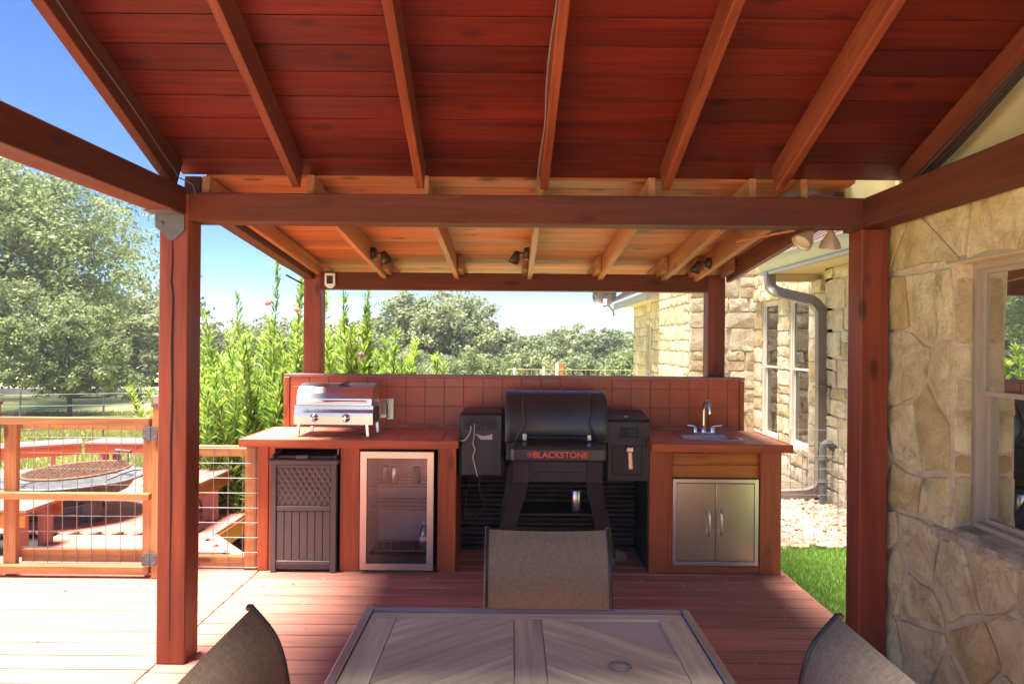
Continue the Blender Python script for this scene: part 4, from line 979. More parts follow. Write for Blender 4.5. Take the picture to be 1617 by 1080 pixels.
def leg(s):
    c = .315; P = []
    outer = [(.300, .845, 4.56), (.302, .70, 4.58), (.315, .62, 4.62), (.345, .50, 4.67), (.385, .35, 4.74), (.425, .20, 4.80), (.445, .06, 4.86)]
    V = []
    for dx, z, y in outer:
        wdt = .105
        V += [(c+s*dx, y, z), (c+s*(dx-wdt), y, z), (c+s*(dx-wdt), y+.035, z), (c+s*dx, y+.035, z)]
    q = MB(); n = len(outer)
    F = [(i*4+k, i*4+(k+1) % 4, (i+1)*4+(k+1) % 4, (i+1)*4+k) for i in range(n-1) for k in range(4)]+[(0, 1, 2, 3), tuple((n-1)*4+k for k in (3, 2, 1, 0))]
    if s < 0: F = [tuple(reversed(f)) for f in F]
    q.add(V, F); q.build('leg', M['grill_grey'], pg)
    q = MB(); q.bar((c+s*.40, 5.24, .05), (c+s*.30, 5.20, .80), .05, .03, ch=.004); q.build('leg', M['black'], pg)
leg(-1); leg(1)
q = MB(); P = [(.112, .844), (.112, .715), (.135, .70), (.15, .72), (.17, .755), (.45, .755), (.47, .72), (.49, .70), (.52, .71), (.52, .844)]
q.box((.112, 4.60, .70), (.52, 4.61, .844)); q.build('skirt_panel', M['black'], pg)
q = MB(); q.tube([(.135, 4.598, .712), (.17, 4.598, .765), (.46, 4.598, .765)], .002, 4); q.build('pressed_line', M['black_dull'], pg)
q = MB(); q.box((-.02, 4.86, .405), (.65, 5.20, .42), .003); q.build('bottom_shelf', M['black'], pg)
for x in (.735, -.105):
    q = MB(); q.lathe([(.0, -.018), (.03, -.018), (.05, -.02), (.073, -.016), (.075, 0), (.073, .016), (.05, .02), (.03, .018), (0, .018)], (x, 4.91, .077), (1, 0, 0), 24); wh = q.build('wheel', M['bin'], pg)
    q = MB(); q.lathe([(.0, -.026), (.018, -.026), (.02, -.018)], (x, 4.91, .077), (1, 0, 0), 12)
    for k in range(6): a = k*math.pi/3; q.bar((x-.02, 4.91, .077), (x-.02, 4.91+.05*math.cos(a), .077+.05*math.sin(a)), .006, .008)
    q.build('hub', M['charcoal'], wh)
can(.475, 4.93, .421, M['steel'], 'pale metal tumbler on the lower shelf of the pellet grill', 'cup', .16, .032, 'tumbler')
cable('power_cord', spl([(-.285, 4.838, 1.04), (-.29, 4.80, 1.0), (-.325, 4.78, .95), (-.36, 4.79, .945), (-.385, 4.82, .93), (-.388, 4.84, .90)], 5), .005, M['cord'], 'pale cord looping left from the griddle box to the counter', 'cord')
cable('probe_cord', spl([(-.262, 4.838, 1.055), (-.262, 4.81, .98), (-.268, 4.80, .92), (-.255, 4.80, .88), (-.268, 4.80, .83), (-.255, 4.80, .77), (-.235, 4.80, .69)], 5), .004, M['cord'], 'pale cord hanging straight down the griddle box front', 'cord')
cable('hanging_cord', spl([(-.30, 5.0, .68), (-.32, 5.05, .52), (-.34, 5.1, .40), (-.33, 5.1, .33), (-.28, 5.1, .31), (-.22, 5.1, .37), (-.19, 5.05, .44), (-.23, 5.0, .55), (-.22, 5.0, .68)], 5), .006, M['cable_dark'], 'black cord looping below the griddle box', 'cord')
rk = MB(); r = random.Random(2); V = []
rk.lathe([(0, 0), (.06, .005), (.085, .03), (.07, .06), (.035, .075), (0, .078)], (.80, 5.12, .002), seg=9)
o = rk.build('rock', M['stone_rough'], loc=(.80, 5.12, 0)); props(o, 'tan rock on the deck behind the grill wheel', 'rock')

# ---------------------------------------------------------------- dining table
tab = thing('dining_table', 'grey-brown dining table with metal rim and herringbone top in the foreground', 'table', (.06, 1.6, 0))
tx0, tx1, ty0, ty1 = -.497, .617, .75, 2.352; tz = .72
for a, b in (((tx0, ty0), (tx0, ty1)), ((tx1, ty0), (tx1, ty1))):
    s = 1 if a[0] < 0 else -1; plank('rim', (a[0]+s*.014, ty0, tz-.012), (a[0]+s*.014, ty1, tz-.012), .028, .030, M['table_frame'], tab, ch=.004)
plank('rim', (tx0+.0285, ty1-.014, tz-.0125), (tx1-.0285, ty1-.014, tz-.0125), .028, .029, M['table_frame'], tab, ch=.004)
plank('rim', (tx0+.0285, ty0+.014, tz-.0125), (tx1-.0285, ty0+.014, tz-.0125), .028, .029, M['table_frame'], tab, ch=.004)
MB().box((tx0+.02, ty0+.02, tz-.024), (tx1-.02, ty1-.02, tz-.0125)).build('table_base', M['cord'], tab)
ix0, ix1, iy1 = tx0+.032, tx1-.032, ty1-.032
def slab(P, nm='table_plank', dirv=None):
    c = Vector((sum(p[0] for p in P)/len(P), sum(p[1] for p in P)/len(P), tz-.0085)); dx = Vector((*dirv, 0)).normalized(); dy = Vector((-dx.y, dx.x, 0))
    loc = [((Vector((*p, 0))-Vector((c.x, c.y, 0))).dot(dx), (Vector((*p, 0))-Vector((c.x, c.y, 0))).dot(dy)) for p in P]
    q = MB(); q.prism([(a, b, -.004) for a, b in loc], (0, 0, 1), .008); o = q.build(nm, M['table_wood'], tab, world=False)
    o.location = c-tab.location; o.rotation_euler = (0, 0, math.atan2(dx.y, dx.x))
bwid = .085
slab([(ix0, ty0+.04), (ix0+bwid, ty0+.04), (ix0+bwid, iy1-.045), (ix0, iy1-.045)], dirv=(0, 1)); slab([(ix1-bwid, ty0+.04), (ix1, ty0+.04), (ix1, iy1-.045), (ix1-bwid, iy1-.045)], dirv=(0, 1))
slab([(ix0, iy1-.042), (ix1, iy1-.042), (ix1, iy1), (ix0, iy1)], dirv=(1, 0))
cxm = .06; slab([(cxm-.044, ty0+.04), (cxm+.044, ty0+.04), (cxm+.044, iy1-.045), (cxm-.044, iy1-.045)], dirv=(0, 1))
for s in (-1, 1):
    xa, xb = (ix0+bwid+.003, cxm-.047) if s < 0 else (cxm+.047, ix1-bwid-.003)
    ang = R(38); slope = math.tan(ang)*(1 if s < 0 else -1); pw = .095/math.cos(ang); Lx = xb-xa
    y = ty0-.6
    while y < iy1:
        P = [(xa, y), (xb, y+slope*Lx), (xb, y+slope*Lx+pw-.0022), (xa, y+pw-.0022)]
        P = clip(P, (0, 1), iy1-.045); 
        if len(P) >= 3: P = clip(P, (0, -1), -(ty0+.04))
        if len(P) >= 3: slab(P, dirv=(1, slope))
        y += pw
for x, y in ((tx0+.05, ty0+.06), (tx1-.05, ty0+.06), (tx0+.05, ty1-.06), (tx1-.05, ty1-.06)):
    q = MB(); q.box((x-.03, y-.03, .003), (x+.03, y+.03, tz-.03), .006); q.build('leg', M['table_frame'], tab)
q = MB(); q.box((tx0+.02, ty0+.02, tz-.08), (tx0+.045, ty1-.02, tz-.03)).box((tx1-.045, ty0+.02, tz-.08), (tx1-.02, ty1-.02, tz-.03)).box((tx0+.046, ty1-.045, tz-.08), (tx1-.046, ty1-.02, tz-.03)); q.build('apron', M['table_frame'], tab)
q = MB(); V = []; pr = []
for k in range(29): a = 2*math.pi*k/28; pr.append((.317+.031*math.cos(a), 1.945+.027*math.sin(a), tz-.001))
q.tube(pr, .0035, 6, False); o = q.build('metal_ring', M['table_frame'], loc=(.317, 1.945, tz)); props(o, 'small metal ring lying on the right half of the table', 'ring')

# chairs
def chair(label, loc, rz, m):
    t = thing('patio_chair', label, 'chair', loc, rz, 'sling chairs round the dining table')
    prof = spl([(0, -.25, .425), (0, -.10, .40), (0, .05, .395), (0, .16, .415), (0, .215, .47), (0, .245, .56), (0, .262, .665), (0, .277, .74), (0, .305, .81), (0, .365, .882)], 4)
    W = .238
    q = MB(); nx_ = 8; V = []
    for p in prof:
        for i in range(nx_+1):
            s = i/nx_*2-1; k = (1-s*s)
            sag = -.012*k; V.append((s*W, p.y-(sag if p.z > .45 else 0)*1.0, p.z+(sag if p.z <= .45 else 0)-(.010*k if p.z > .86 else 0)))
    q.add(V, [(j*(nx_+1)+i, j*(nx_+1)+i+1, (j+1)*(nx_+1)+i+1, (j+1)*(nx_+1)+i) for j in range(len(prof)-1) for i in range(nx_)], True)
    q.build('sling', m, t, world=False)
    for s in (-1, 1):
        q = MB(); q.tube([(s*(W+.006), p.y, p.z) for p in prof], .008, 8)
        q.box((s*(W+.006)-.009, .360, .874), (s*(W+.006)+.009, .382, .890), .004); q.build('side_rail', M['chair_frame'], t, world=False)
        q = MB(); x = s*(W+.035)
        q.tube(spl([(x, -.20, .003), (x, -.22, .30), (x, -.22, .56), (x, -.19, .635), (x, -.10, .66), (x, .08, .655), (x, .20, .62), (x-s*.02, .245, .58)], 4), .0125, 8); q.build('armrest', M['chair_frame'], t, world=False)
        q = MB(); q.tube([(x, -.02, .655), (x, .10, .40), (x, .26, .003)], .011, 8); q.tube([(x, -.21, .40), (s*(W+.01), -.18, .415)], .009, 6); q.tube([(x, .10, .40), (s*(W+.01), .13, .415)], .009, 6); q.build('leg', M['chair_frame'], t, world=False)
        q = MB(); q.lathe([(0, .006), (.015, .004), (.018, 0), (.018, -.01)], (x, .02, .674), (0, 0, 1), 14); q.build('arm_cap', M['wire'], t, world=False)
    q = MB(); q.tube([(-W, .25, .60), (W, .25, .60)], .009, 6) if 0 else q.tube([(-W-.01, .18, .40), (W+.01, .18, .40)], .009, 6); q.tube([(-W-.01, -.235, .408), (W+.01, -.235, .408)], .009, 6); q.build('crossbar', M['chair_frame'], t, world=False)
    q = MB(); q.tube([(-W+.002, .20, .46), (W-.002, .20, .46)], .006, 6); 
    return t
chair('brown mesh sling chair at the far end of the table, facing the camera', (.150, 2.39, 0), 0, M['sling'])
chair('taupe mesh sling chair on the left side of the table', (-.365, 1.685, 0), R(90), M['sling_dark'])
chair('taupe mesh sling chair on the right side of the table', (.55, 1.66, 0), R(-90), M['sling_dark'])

# ---------------------------------------------------------------- lights and gadgets on the frame
def flood(x, y, z, s, lab, spread=1):
    t = thing('flood_light', lab, 'light', (x, y, z), 0, 'floodlights on the back rafters')
    q = MB(); q.lathe([(0, 0), (.045, 0), (.047, .008), (.044, .03), (.03, .038), (0, .04)], (x, y, z), (s, 0, 0), 16); q.build('base', M['bronze'], t)
    q = MB(); q.tube([(x+s*.03, y, z), (x+s*.07, y, z+.005), (x+s*.085, y, z+.0)], .008, 8); q.build('arm', M['bronze'], t)
    ax = Vector((s*.35, .25, -1)).normalized(); c = Vector((x+s*.085, y, z+.01))
    q = MB(); q.lathe([(0, -.01), (.018, -.005), (.024, .02), (.036, .05), (.040, .085), (.038, .083), (.03, .05), (0, .045)], c, ax, 18); q.build('shade', M['bronze'], t)
flood(-1.022, 4.93, 2.27, 1, 'bronze floodlight on the second rafter from the left, above the small grill')
flood(.118, 4.93, 2.28, -1, 'bronze floodlight on the middle rafter of the back roof')
flood(1.48, 5.10, 2.24, -1, 'bronze floodlight on the rafter beside the right back post')
def bell(x, y, z, ax, lab):
    t = thing('bell_lamp', lab, 'lamp', (x, y, z), 0, 'brass bell lamps under the front beam')
    a = Vector(ax).normalized(); c = Vector((x, y, z-.035))
    q = MB(); q.tube([(x, y, z), (x, y, z-.02), c], .009, 8); q.lathe([(0, 0), (.02, 0), (.02, -.008), (0, -.01)], (x, y, z), seg=12); q.build('arm', M['brass'], t)
    q = MB(); q.lathe([(.0, -.012), (.016, -.010), (.02, .0), (.03, .02), (.047, .045), (.055, .075), (.057, .08), (.053, .078), (.044, .045), (.02, .012)], c, a, 24); q.build('shade', M['brass'], t)
    q = MB(); q.lathe([(0, .01), (.014, .02), (.034, .045), (.045, .070), (.03, .074), (0, .076)], c, a, 20); q.build('bulb', M['cream_pl'], t)
bell(1.58, 3.62, 2.270, (-.55, -.15, -.65), 'left brass bell lamp tilted left under the front beam')
bell(1.70, 3.64, 2.270, (.05, .25, -1), 'right brass bell lamp pointing down under the front beam')
q = MB(); q.tube([(1.28, 3.9, 2.225), (1.52, 3.66, 2.255)], .008, 6); o = q.build('conduit', M['rafter_new'], loc=(1.28, 3.9, 2.225)); props(o, 'pale stick-like conduit leading to the left bell lamp', 'conduit')
t = thing('thermometer', 'white weather gauge hanging on the left end of the back beam', 'thermometer', (-1.485, 5.545, 2.13))
q = MB(); P = [(-1.525, 2.185), (-1.445, 2.185), (-1.443, 2.09), (-1.465, 2.068), (-1.485, 2.062), (-1.505, 2.068), (-1.527, 2.09)]
q.prism([(x, 5.555, z) for x, z in P], (0, -1, 0), .025); q.build('case', M['white_pl'], t)
q = MB(); q.box((-1.510, 5.526, 2.10), (-1.460, 5.5295, 2.165)); q.build('display', M['black_dull'], t)
q = MB(); q.box((-1.52, 5.535, 2.187), (-1.45, 5.56, 2.205), .003); q.build('bracket', M['bronze'], t)
t = thing('solar_panel', 'small tilted solar panel fixed outside the left back post', 'solar panel', (-1.80, 5.35, 2.15))
q = MB(); q.prism([(-1.88, 5.62, 2.255), (-1.87, 5.62, 2.262), (-1.70, 5.62, 2.175), (-1.705, 5.62, 2.165)], (0, -1, 0), .22); q.build('panel', M['charcoal'], t)
q = MB(); q.tube([(-1.83, 5.5, 2.165), (-1.72, 5.58, 2.10)], .008, 6); q.build('bracket', M['bronze'], t)

# ---------------------------------------------------------------- gate and fences
def wire_grid(name, P0, u, W, z0, z1, nx_, nz, r_, m, parent, over=0, world=True):
    q = MB(); P0 = Vector(P0); u = Vector(u).normalized()
    for i in range(nx_): s = W*i/(nx_-1); a = P0+u*s; q.tube([(a.x, a.y, z0), (a.x, a.y, z1)], r_, 5, False)
    for j in range(nz): z = z0+(z1-z0)*j/(nz-1); a = P0-u*over; b = P0+u*(W+over); q.tube([(a.x, a.y-r_*1.6, z), (b.x, b.y-r_*1.6, z)], r_, 5, False)
    return q.build(name, m, parent)
gate = thing('deck_gate', 'cedar framed gate filled with square wire mesh on the left', 'gate', (-2.9, 4.68, 0))
plank('stile', (-3.46, 4.72, .03), (-3.46, 4.72, 1.07), .088, .038, M['cedar'], gate, up=(0, 1, 0)); plank('stile', (-2.505, 4.72, .03), (-2.505, 4.72, 1.07), .075, .038, M['cedar'], gate, up=(0, 1, 0))
for z, zt, yb in ((1.072, .050, 0), (.558, .045, 0), (.055, .055, 0)):
    plank('rail', (-3.52, 4.675, z), (-2.475, 4.675, z), .048, zt, M['cedar'], gate)
plank('rail', (-3.41, 4.765, 1.035), (-2.55, 4.765, 1.035), .035, .06, M['cedar'], gate); plank('rail', (-3.41, 4.765, .125), (-2.55, 4.765, .125), .035, .085, M['cedar'], gate)
wire_grid('wire_mesh', (-3.42, 4.735, 0), (1, 0, 0), .91, .08, 1.06, 10, 10, .0025, M['wire'], gate)
for z in (.995, .135):
    q = MB(); q.prism([(x, 4.648, z+dz) for x, dz in ((-2.515, .035), (-2.505, .045), (-2.465, .045), (-2.465, -.045), (-2.505, -.045), (-2.515, -.035))], (0, -1, 0), .006)
    q.prism([(x, 4.648, z+dz) for x, dz in ((-2.462, .045), (-2.425, .045), (-2.415, .035), (-2.415, -.035), (-2.425, -.045), (-2.462, -.045))], (0, -1, 0), .006); q.tube([(-2.4635, 4.642, z-.045), (-2.4635, 4.642, z+.045)], .005, 6)
    for dx in (-.035, .035):
        for dz in (-.025, .025): q.lathe([(0, .003), (.005, .002), (.006, 0)], (-2.4635+dx, 4.642, z+dz), (0, -1, 0), 6)
    q.build('hinge', M['charcoal'], gate)
q = MB(); q.box((-3.52, 4.62, .84), (-3.485, 4.65, .89), .006); q.tube([(-3.50, 4.62, .865), (-3.50, 4.59, .865)], .012, 8); q.build('latch', M['black'], gate)
def lamp_post(x, w_, lab):
    t = thing('gate_post', lab, 'post', (x, 4.70, 0), 0, 'cedar gate posts with solar cap lamps')
    plank('shaft', (x, 4.70, .003), (x, 4.70, 1.175), w_, .09, M['cedar'], t, up=(0, 1, 0))
    q = MB(); q.box((x-w_/2-.008, 4.648, 1.175), (x+w_/2+.008, 4.752, 1.195), .003).box((x-w_/2-.012, 4.64, 1.238), (x+w_/2+.012, 4.76, 1.247), .003); cpo = q.build('lamp_cap', M['charcoal'], t)
    q = MB(); q.box((x-w_/2+.002, 4.658, 1.1955), (x+w_/2-.002, 4.742, 1.2375)); q.build('lens', M['cream_pl'], cpo)
lamp_post(-2.413, .085, 'cedar gate post with solar lamp, hinged side next to the big red post')
lamp_post(-3.60, .09, 'cedar gate post with solar lamp at the left edge, latch side')
lf = thing('low_fence', 'low cedar and wire mesh fence between the big post and the counter', 'fence', (-2.0, 4.87, 0))
plank('rail', (-2.36, 4.90, .84), (-1.895, 4.90, .84), .06, .072, M['cedar'], lf); plank('rail', (-2.36, 4.90, .045), (-1.895, 4.90, .045), .06, .085, M['cedar'], lf)
plank('fence_post', (-1.857, 4.895, .003), (-1.857, 4.895, .885), .085, .07, M['cedar'], lf, up=(0, 1, 0))
plank('fence_post', (-2.355, 4.94, .003), (-2.355, 4.94, .885), .06, .06, M['cedar'], lf, up=(0, 1, 0))
wire_grid('wire_mesh', (-2.33, 4.855, 0), (1, 0, 0), .525, .02, .865, 6, 9, .0028, M['wire'], lf, .012)
q = MB(); q.tube([(-1.826, 4.852, .02), (-1.826, 4.852, .865)], .0028, 5); q.build('wire_end', M['wire'], lf)

# ---------------------------------------------------------------- benches and fire pit
def bench(label, a, b, wd_, zt, legs, side=1):
    a, b = Vector((*a, 0)), Vector((*b, 0)); u = (b-a).normalized(); n = Vector((-u.y, u.x, 0))*side; t = thing('deck_bench', label, 'bench', tuple((a+b)/2), 0, 'built-in benches round the fire pit')
    k = 3; pw = wd_/k
    for i in range(k):
        p0 = a+n*(i+.5)*pw; p1 = b+n*(i+.5)*pw; plank('seat_board', (p0.x, p0.y, zt-.0125), (p1.x, p1.y, zt-.0125), pw-.005, .025, M['bench'], t)
    for off in (.02, wd_-.02):
        p0, p1 = a+n*off, b+n*off; plank('fascia', (p0.x+u.x*.01, p0.y+u.y*.01, zt-.081), (p1.x-u.x*.01, p1.y-u.y*.01, zt-.081), .025, .11, M['plank_orange' if zt < .39 else 'cabinet'], t)
    for s in legs:
        for off in (.08, wd_-.08):
            p = a+u*s+n*off; plank('leg', (p.x, p.y, .003), (p.x, p.y, zt-.028), .13, .04, M['bench'], t, up=tuple(u))
    return t
bench('short bench in the near left corner behind the gate', (-4.4, 5.06), (-3.60, 5.06), .44, .36, (.10, .70))
bench('long left bench on the far side of the fire pit, by the lawn', (-7.3, 6.55), (-5.05, 8.02), .42, .41, (.25, 2.4))
bench('back bench directly behind the fire pit', (-5.05, 8.04), (-3.55, 8.04), .42, .41, (.2, 1.3))
bench('right bench of the fire pit beside the oleander', (-2.64, 5.72), (-2.64, 7.35), .46, .42, (.45, .95, 1.5))
fp = thing('fire_pit', 'round iron fire pit bowl with ribbed rusty cooking grate on the back deck', 'fire pit', (-4.05, 6.3, 0))
q = MB(); c = (-4.05, 6.3, .36); q.lathe([(0, -.22), (.25, -.20), (.45, -.10), (.53, .0), (.60, .005), (.60, -.01), (.53, -.02), (.46, -.12), (.25, -.22), (0, -.24)], c, seg=40); q.build('bowl', M['iron'], fp)
q = MB(); q.lathe([(0, -.06), (.3, -.05), (.5, -.03)], c, seg=24); q.build('ash', M['charcoal'], fp)
for k in range(3):
    a = R(-30+120*k); x, y = c[0]+.33*math.cos(a), c[1]+.33*math.sin(a)
    q = MB(); q.lathe([(.085, 0), (.09, .004), (.075, .10), (.06, .22)], (x, y, .003), (0, 0, 1), 18); q.build('leg', M['iron'], fp)
q = MB(); tilt = Matrix.Rotation(R(-2), 4, 'Y') @ Matrix.Rotation(R(1.0), 4, 'X'); gc = Vector((-3.98, 6.25, .43)); ring_ = []
for k in range(41): a = 2*math.pi*k/40; ring_.append(gc+tilt @ Vector((.43*math.cos(a), .43*math.sin(a), 0)))
q.tube(ring_, .012, 6, False)
for k in range(19):
    x = -.40+.8*k/18; h = math.sqrt(max(0, .43**2-x*x)); q.tube([gc+tilt @ Vector((x, -h, 0)), gc+tilt @ Vector((x, h, 0))], .0075, 5)
q.build('grate', M['rust'], fp)
q = MB(); q.tube([gc+Vector((.16, .36, 0)), gc+Vector((.16, .38, .12))], .008, 6).tube([gc+Vector((.30, .28, 0)), gc+Vector((.30, .30, .12))], .008, 6).tube([gc+Vector((.13, .38, .125)), gc+Vector((.33, .29, .125))], .012, 8); q.build('lift_handle', M['charcoal'], fp)
q = MB(); q.tube(spl([(-3.55, 5.98, .40), (-3.4, 6.1, .46), (-3.2, 6.2, .47)], 4), .01, 6); q.build('poker_handle', M['iron'], fp)

# ---------------------------------------------------------------- yard fence and posts
yf = thing('wire_yard_fence', 'green-grey welded wire fence across the gravel strip beside the house', 'fence', (2.4, 6.0, -.14))
wire_grid('wire_mesh', (1.62, 6.0, 0), (1, 0, 0), 1.90, -.14, .89, 19, 10, .0022, M['wire'], yf)
ff = thing('far_wire_fence', 'wire fence with one cedar post beyond the tiled backsplash', 'fence', (1, 14, -.3))
wire_grid('wire_mesh', (-.1, 14, 0), (1, 0, 0), 2.95, -.3, 1.08, 30, 12, .004, M['siding'], ff)
for x, h_, w_ in ((0.05, 1.10, .05), (.66, 1.13, .05), (.93, 1.2, .06)): plank('fence_post', (x, 14.04, -.4), (x, 14.04, h_), w_, w_, M['white_pl'], ff, up=(0, 1, 0))
plank('fence_post', (1.03, 14.05, -.4), (1.03, 14.05, 1.22), .11, .11, M['cedar'], ff, up=(0, 1, 0), label='cedar post')
mf = thing('field_wire_fence', 'thin wire fence on dark steel stakes along the far side of the lawn', 'fence', (-9, 15.5, -1))
for k in range(7):
    x = -15+k*1.9; z = hgt(x, 15.5); q = MB(); q.tube([(x, 15.5, z-.1), (x+.02, 15.5, z+1.1)], .02, 5); q.build('stake', M['charcoal'], mf)
for j in range(4):
    q = MB(); q.tube([(-15+k*1.9, 15.47, hgt(-15+k*1.9, 15.5)+.25+j*.26) for k in range(7)], .005, 4, False); q.build('wire', M['wire'], mf)
mf = thing('field_gate_posts', 'pair of thin red-brown pipes standing in the field near the track', 'posts', (-14, 27, -1))
for x in (-15.0, -14.7): q = MB(); q.tube([(x, 27, -1.1), (x, 27, .42)], .03, 6); q.build('pipe', M['rust'], mf)

# ---------------------------------------------------------------- vegetation
def quads_at(C, Nn, L, W, r_, flat=False):
    """leaf quads at points C, long axis random around normal Nn"""
    n = len(C); t = r_.normal(size=(n, 3)); t -= (t*Nn).sum(1)[:, None]*Nn; t /= np.linalg.norm(t, axis=1)[:, None]+1e-9
    b = np.cross(Nn, t); L = L[:, None]*.5; W = W[:, None]*.5
    V = np.stack([C-t*L, C+b*W, C+t*L, C-b*W], 1).reshape(-1, 3); F = np.arange(4*n).reshape(n, 4); return V, F
def crown(name, clumps, nleaf, size, mat, parent, seed, squash=.75):
    r_ = np.random.default_rng(seed); cl = np.array([(c[0], c[1], c[2], c[3]) for c in clumps]); w_ = cl[:, 3]**2; w_ /= w_.sum()
    idx = r_.choice(len(cl), nleaf, p=w_); d_ = r_.normal(size=(nleaf, 3)); d_ /= np.linalg.norm(d_, axis=1)[:, None]
    # twig clusters inside each clump give a lumpy outline
    nt_ = 26; tw = r_.normal(size=(len(cl), nt_, 3)); tw /= np.linalg.norm(tw, axis=2)[:, :, None]; tw *= r_.uniform(.45, 1.0, (len(cl), nt_))[:, :, None]
    k = r_.integers(0, nt_, nleaf); base = tw[idx, k]
    rad = cl[idx, 3][:, None]; C = cl[idx, :3]+(base+d_*r_.uniform(.05, .36, (nleaf, 1)))*rad*np.array([1, 1, squash])
    Nn = d_*.6+r_.normal(size=(nleaf, 3))*.6+np.array([0, 0, .5]); Nn /= np.linalg.norm(Nn, axis=1)[:, None]
    L = r_.uniform(.6, 1.4, nleaf)*size; V, F = quads_at(C, Nn, L, L*r_.uniform(.45, .7, nleaf), r_)
    off = np.array(wloc(parent)); return bigmesh(name, V-off, F, mat, parent)
def tree(name, label, x, y, z0, H, Rad, ncl, nleaf, size, mat, seed, group=None, low=.25, trunk_r=None, lean=0, cat='tree', rx=1.0, spread=.75):
    r = random.Random(seed); t = thing(name, label, cat, (x, y, z0), 0, group); clumps = []; tr = trunk_r or H*.035
    fork = z0+H*(low*.7+.05); tb_ = MB(); tb_.tube(spl([(x, y, z0-.3), (x+lean*.3, y, z0+(fork-z0)*.5), (x+lean*.6, y, fork)], 3), [tr*1.3]+[tr]*6, 8)
    for i in range(ncl):
        a = i*2.39996+r.uniform(-.4, .4); h = (i+.5)/ncl; rr = Rad*math.sqrt(max(.05, 1-(h*1.05-.3)**2*1.4 if h > .3 else .75+h))*r.uniform(.35, 1.0)
        zc = z0+H*(low+(1-low)*h*.93); cr_ = Rad*r.uniform(.24, .40)*spread/.75
        rr = min(rr, Rad*(1.05 if h < .65 else 1.05*math.sqrt(max(0.04, 1-((h-.65)/.42)**2))))
        clumps.append((x+lean+rr*math.cos(a)*rx, y+rr*math.sin(a), zc, cr_))
    for i, c in enumerate(clumps):
        if i % max(1, ncl//16) == 0:
            m1 = Vector((x+lean*.6, y, fork)); m2 = Vector(c[:3]); md = (m1+m2)/2+Vector((r.uniform(-.1, .1)*Rad, r.uniform(-.1, .1)*Rad, -.06*H*r.random()))
            P = spl([m1, md, m2], 4); tb_.tube(P, [tr*.62*(1-k/len(P)*.8) for k in range(len(P))], 6)
            for _ in range(2):
                e = m2+Vector((r.uniform(-1, 1), r.uniform(-1, 1), r.uniform(-.3, .9)))*c[3]; tb_.tube([md.lerp(m2, .6), e], [tr*.2, tr*.05], 5)
    tb_.build('trunk', M['bark'], t); crown('crown', clumps, nleaf, size, mat, t, seed); return t
G = 'oaks beyond the lawn'
tree('oak_tree', 'huge spreading live oak behind the gate, its crown filling the left edge', -20.3, 24.0, -1.0, 9.0, 7.6, 160, 140000, .14, M['oak_b'], 21, None, .36, .34, spread=.50)
tree('young_oak', 'low bushy young oak in front of the huge oak at the far left', -15.4, 19.5, -.95, 4.1, 2.7, 34, 34000, .12, M['oak'], 22, None, .38, .09)
tree('young_oak', 'slim young oak with a pale crown right of the far left bushy one', -12.2, 18.8, -.95, 3.3, 1.8, 24, 20000, .10, M['oak_b'], 23, None, .34, .06)
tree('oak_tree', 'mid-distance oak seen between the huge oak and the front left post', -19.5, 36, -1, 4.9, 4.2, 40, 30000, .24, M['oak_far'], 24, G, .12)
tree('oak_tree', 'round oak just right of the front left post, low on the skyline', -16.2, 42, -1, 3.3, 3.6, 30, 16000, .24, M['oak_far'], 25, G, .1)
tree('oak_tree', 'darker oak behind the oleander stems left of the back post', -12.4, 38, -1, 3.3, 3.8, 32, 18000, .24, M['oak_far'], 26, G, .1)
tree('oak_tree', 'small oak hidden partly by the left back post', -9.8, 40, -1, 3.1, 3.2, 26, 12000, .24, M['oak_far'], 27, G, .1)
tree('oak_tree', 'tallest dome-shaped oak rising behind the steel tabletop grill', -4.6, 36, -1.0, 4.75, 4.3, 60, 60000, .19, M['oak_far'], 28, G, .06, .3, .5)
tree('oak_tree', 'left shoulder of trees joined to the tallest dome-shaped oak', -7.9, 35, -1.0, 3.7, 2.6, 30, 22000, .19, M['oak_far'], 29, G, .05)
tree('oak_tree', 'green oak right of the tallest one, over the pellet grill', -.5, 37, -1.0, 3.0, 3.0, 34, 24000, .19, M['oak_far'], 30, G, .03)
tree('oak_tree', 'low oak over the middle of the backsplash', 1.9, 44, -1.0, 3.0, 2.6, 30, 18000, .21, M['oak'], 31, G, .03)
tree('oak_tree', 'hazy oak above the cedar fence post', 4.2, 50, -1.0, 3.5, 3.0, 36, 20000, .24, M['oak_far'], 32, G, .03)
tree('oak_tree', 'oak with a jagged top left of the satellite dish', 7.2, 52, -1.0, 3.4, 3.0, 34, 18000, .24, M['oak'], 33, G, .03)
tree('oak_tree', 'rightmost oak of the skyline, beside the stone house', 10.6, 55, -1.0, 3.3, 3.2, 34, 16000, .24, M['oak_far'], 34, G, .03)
for k, (x, y, h_, rd, lb_) in enumerate(((2.3, 24, 1.75, 1.6, 'pale bush left of the cedar fence post'), (4.0, 22, 1.95, 1.5, 'bright round bush behind the wire fence'), (5.2, 26, 2.15, 2.0, 'green bush next to the far stone wing'), (-1.2, 27, 1.7, 2.0, 'low bush behind the middle of the backsplash'), (-3.8, 27, 1.8, 2.2, 'low green bush behind the steel grill'))):
    tree('bush', lb_, x, y, hgt(x, y)-.05, h_, rd, 16, 13000, .11, M['oak_b' if k in (1, 3) else 'oak_far'], 40+k, 'bushes beyond the backsplash', .05, .03, 0, 'bush')
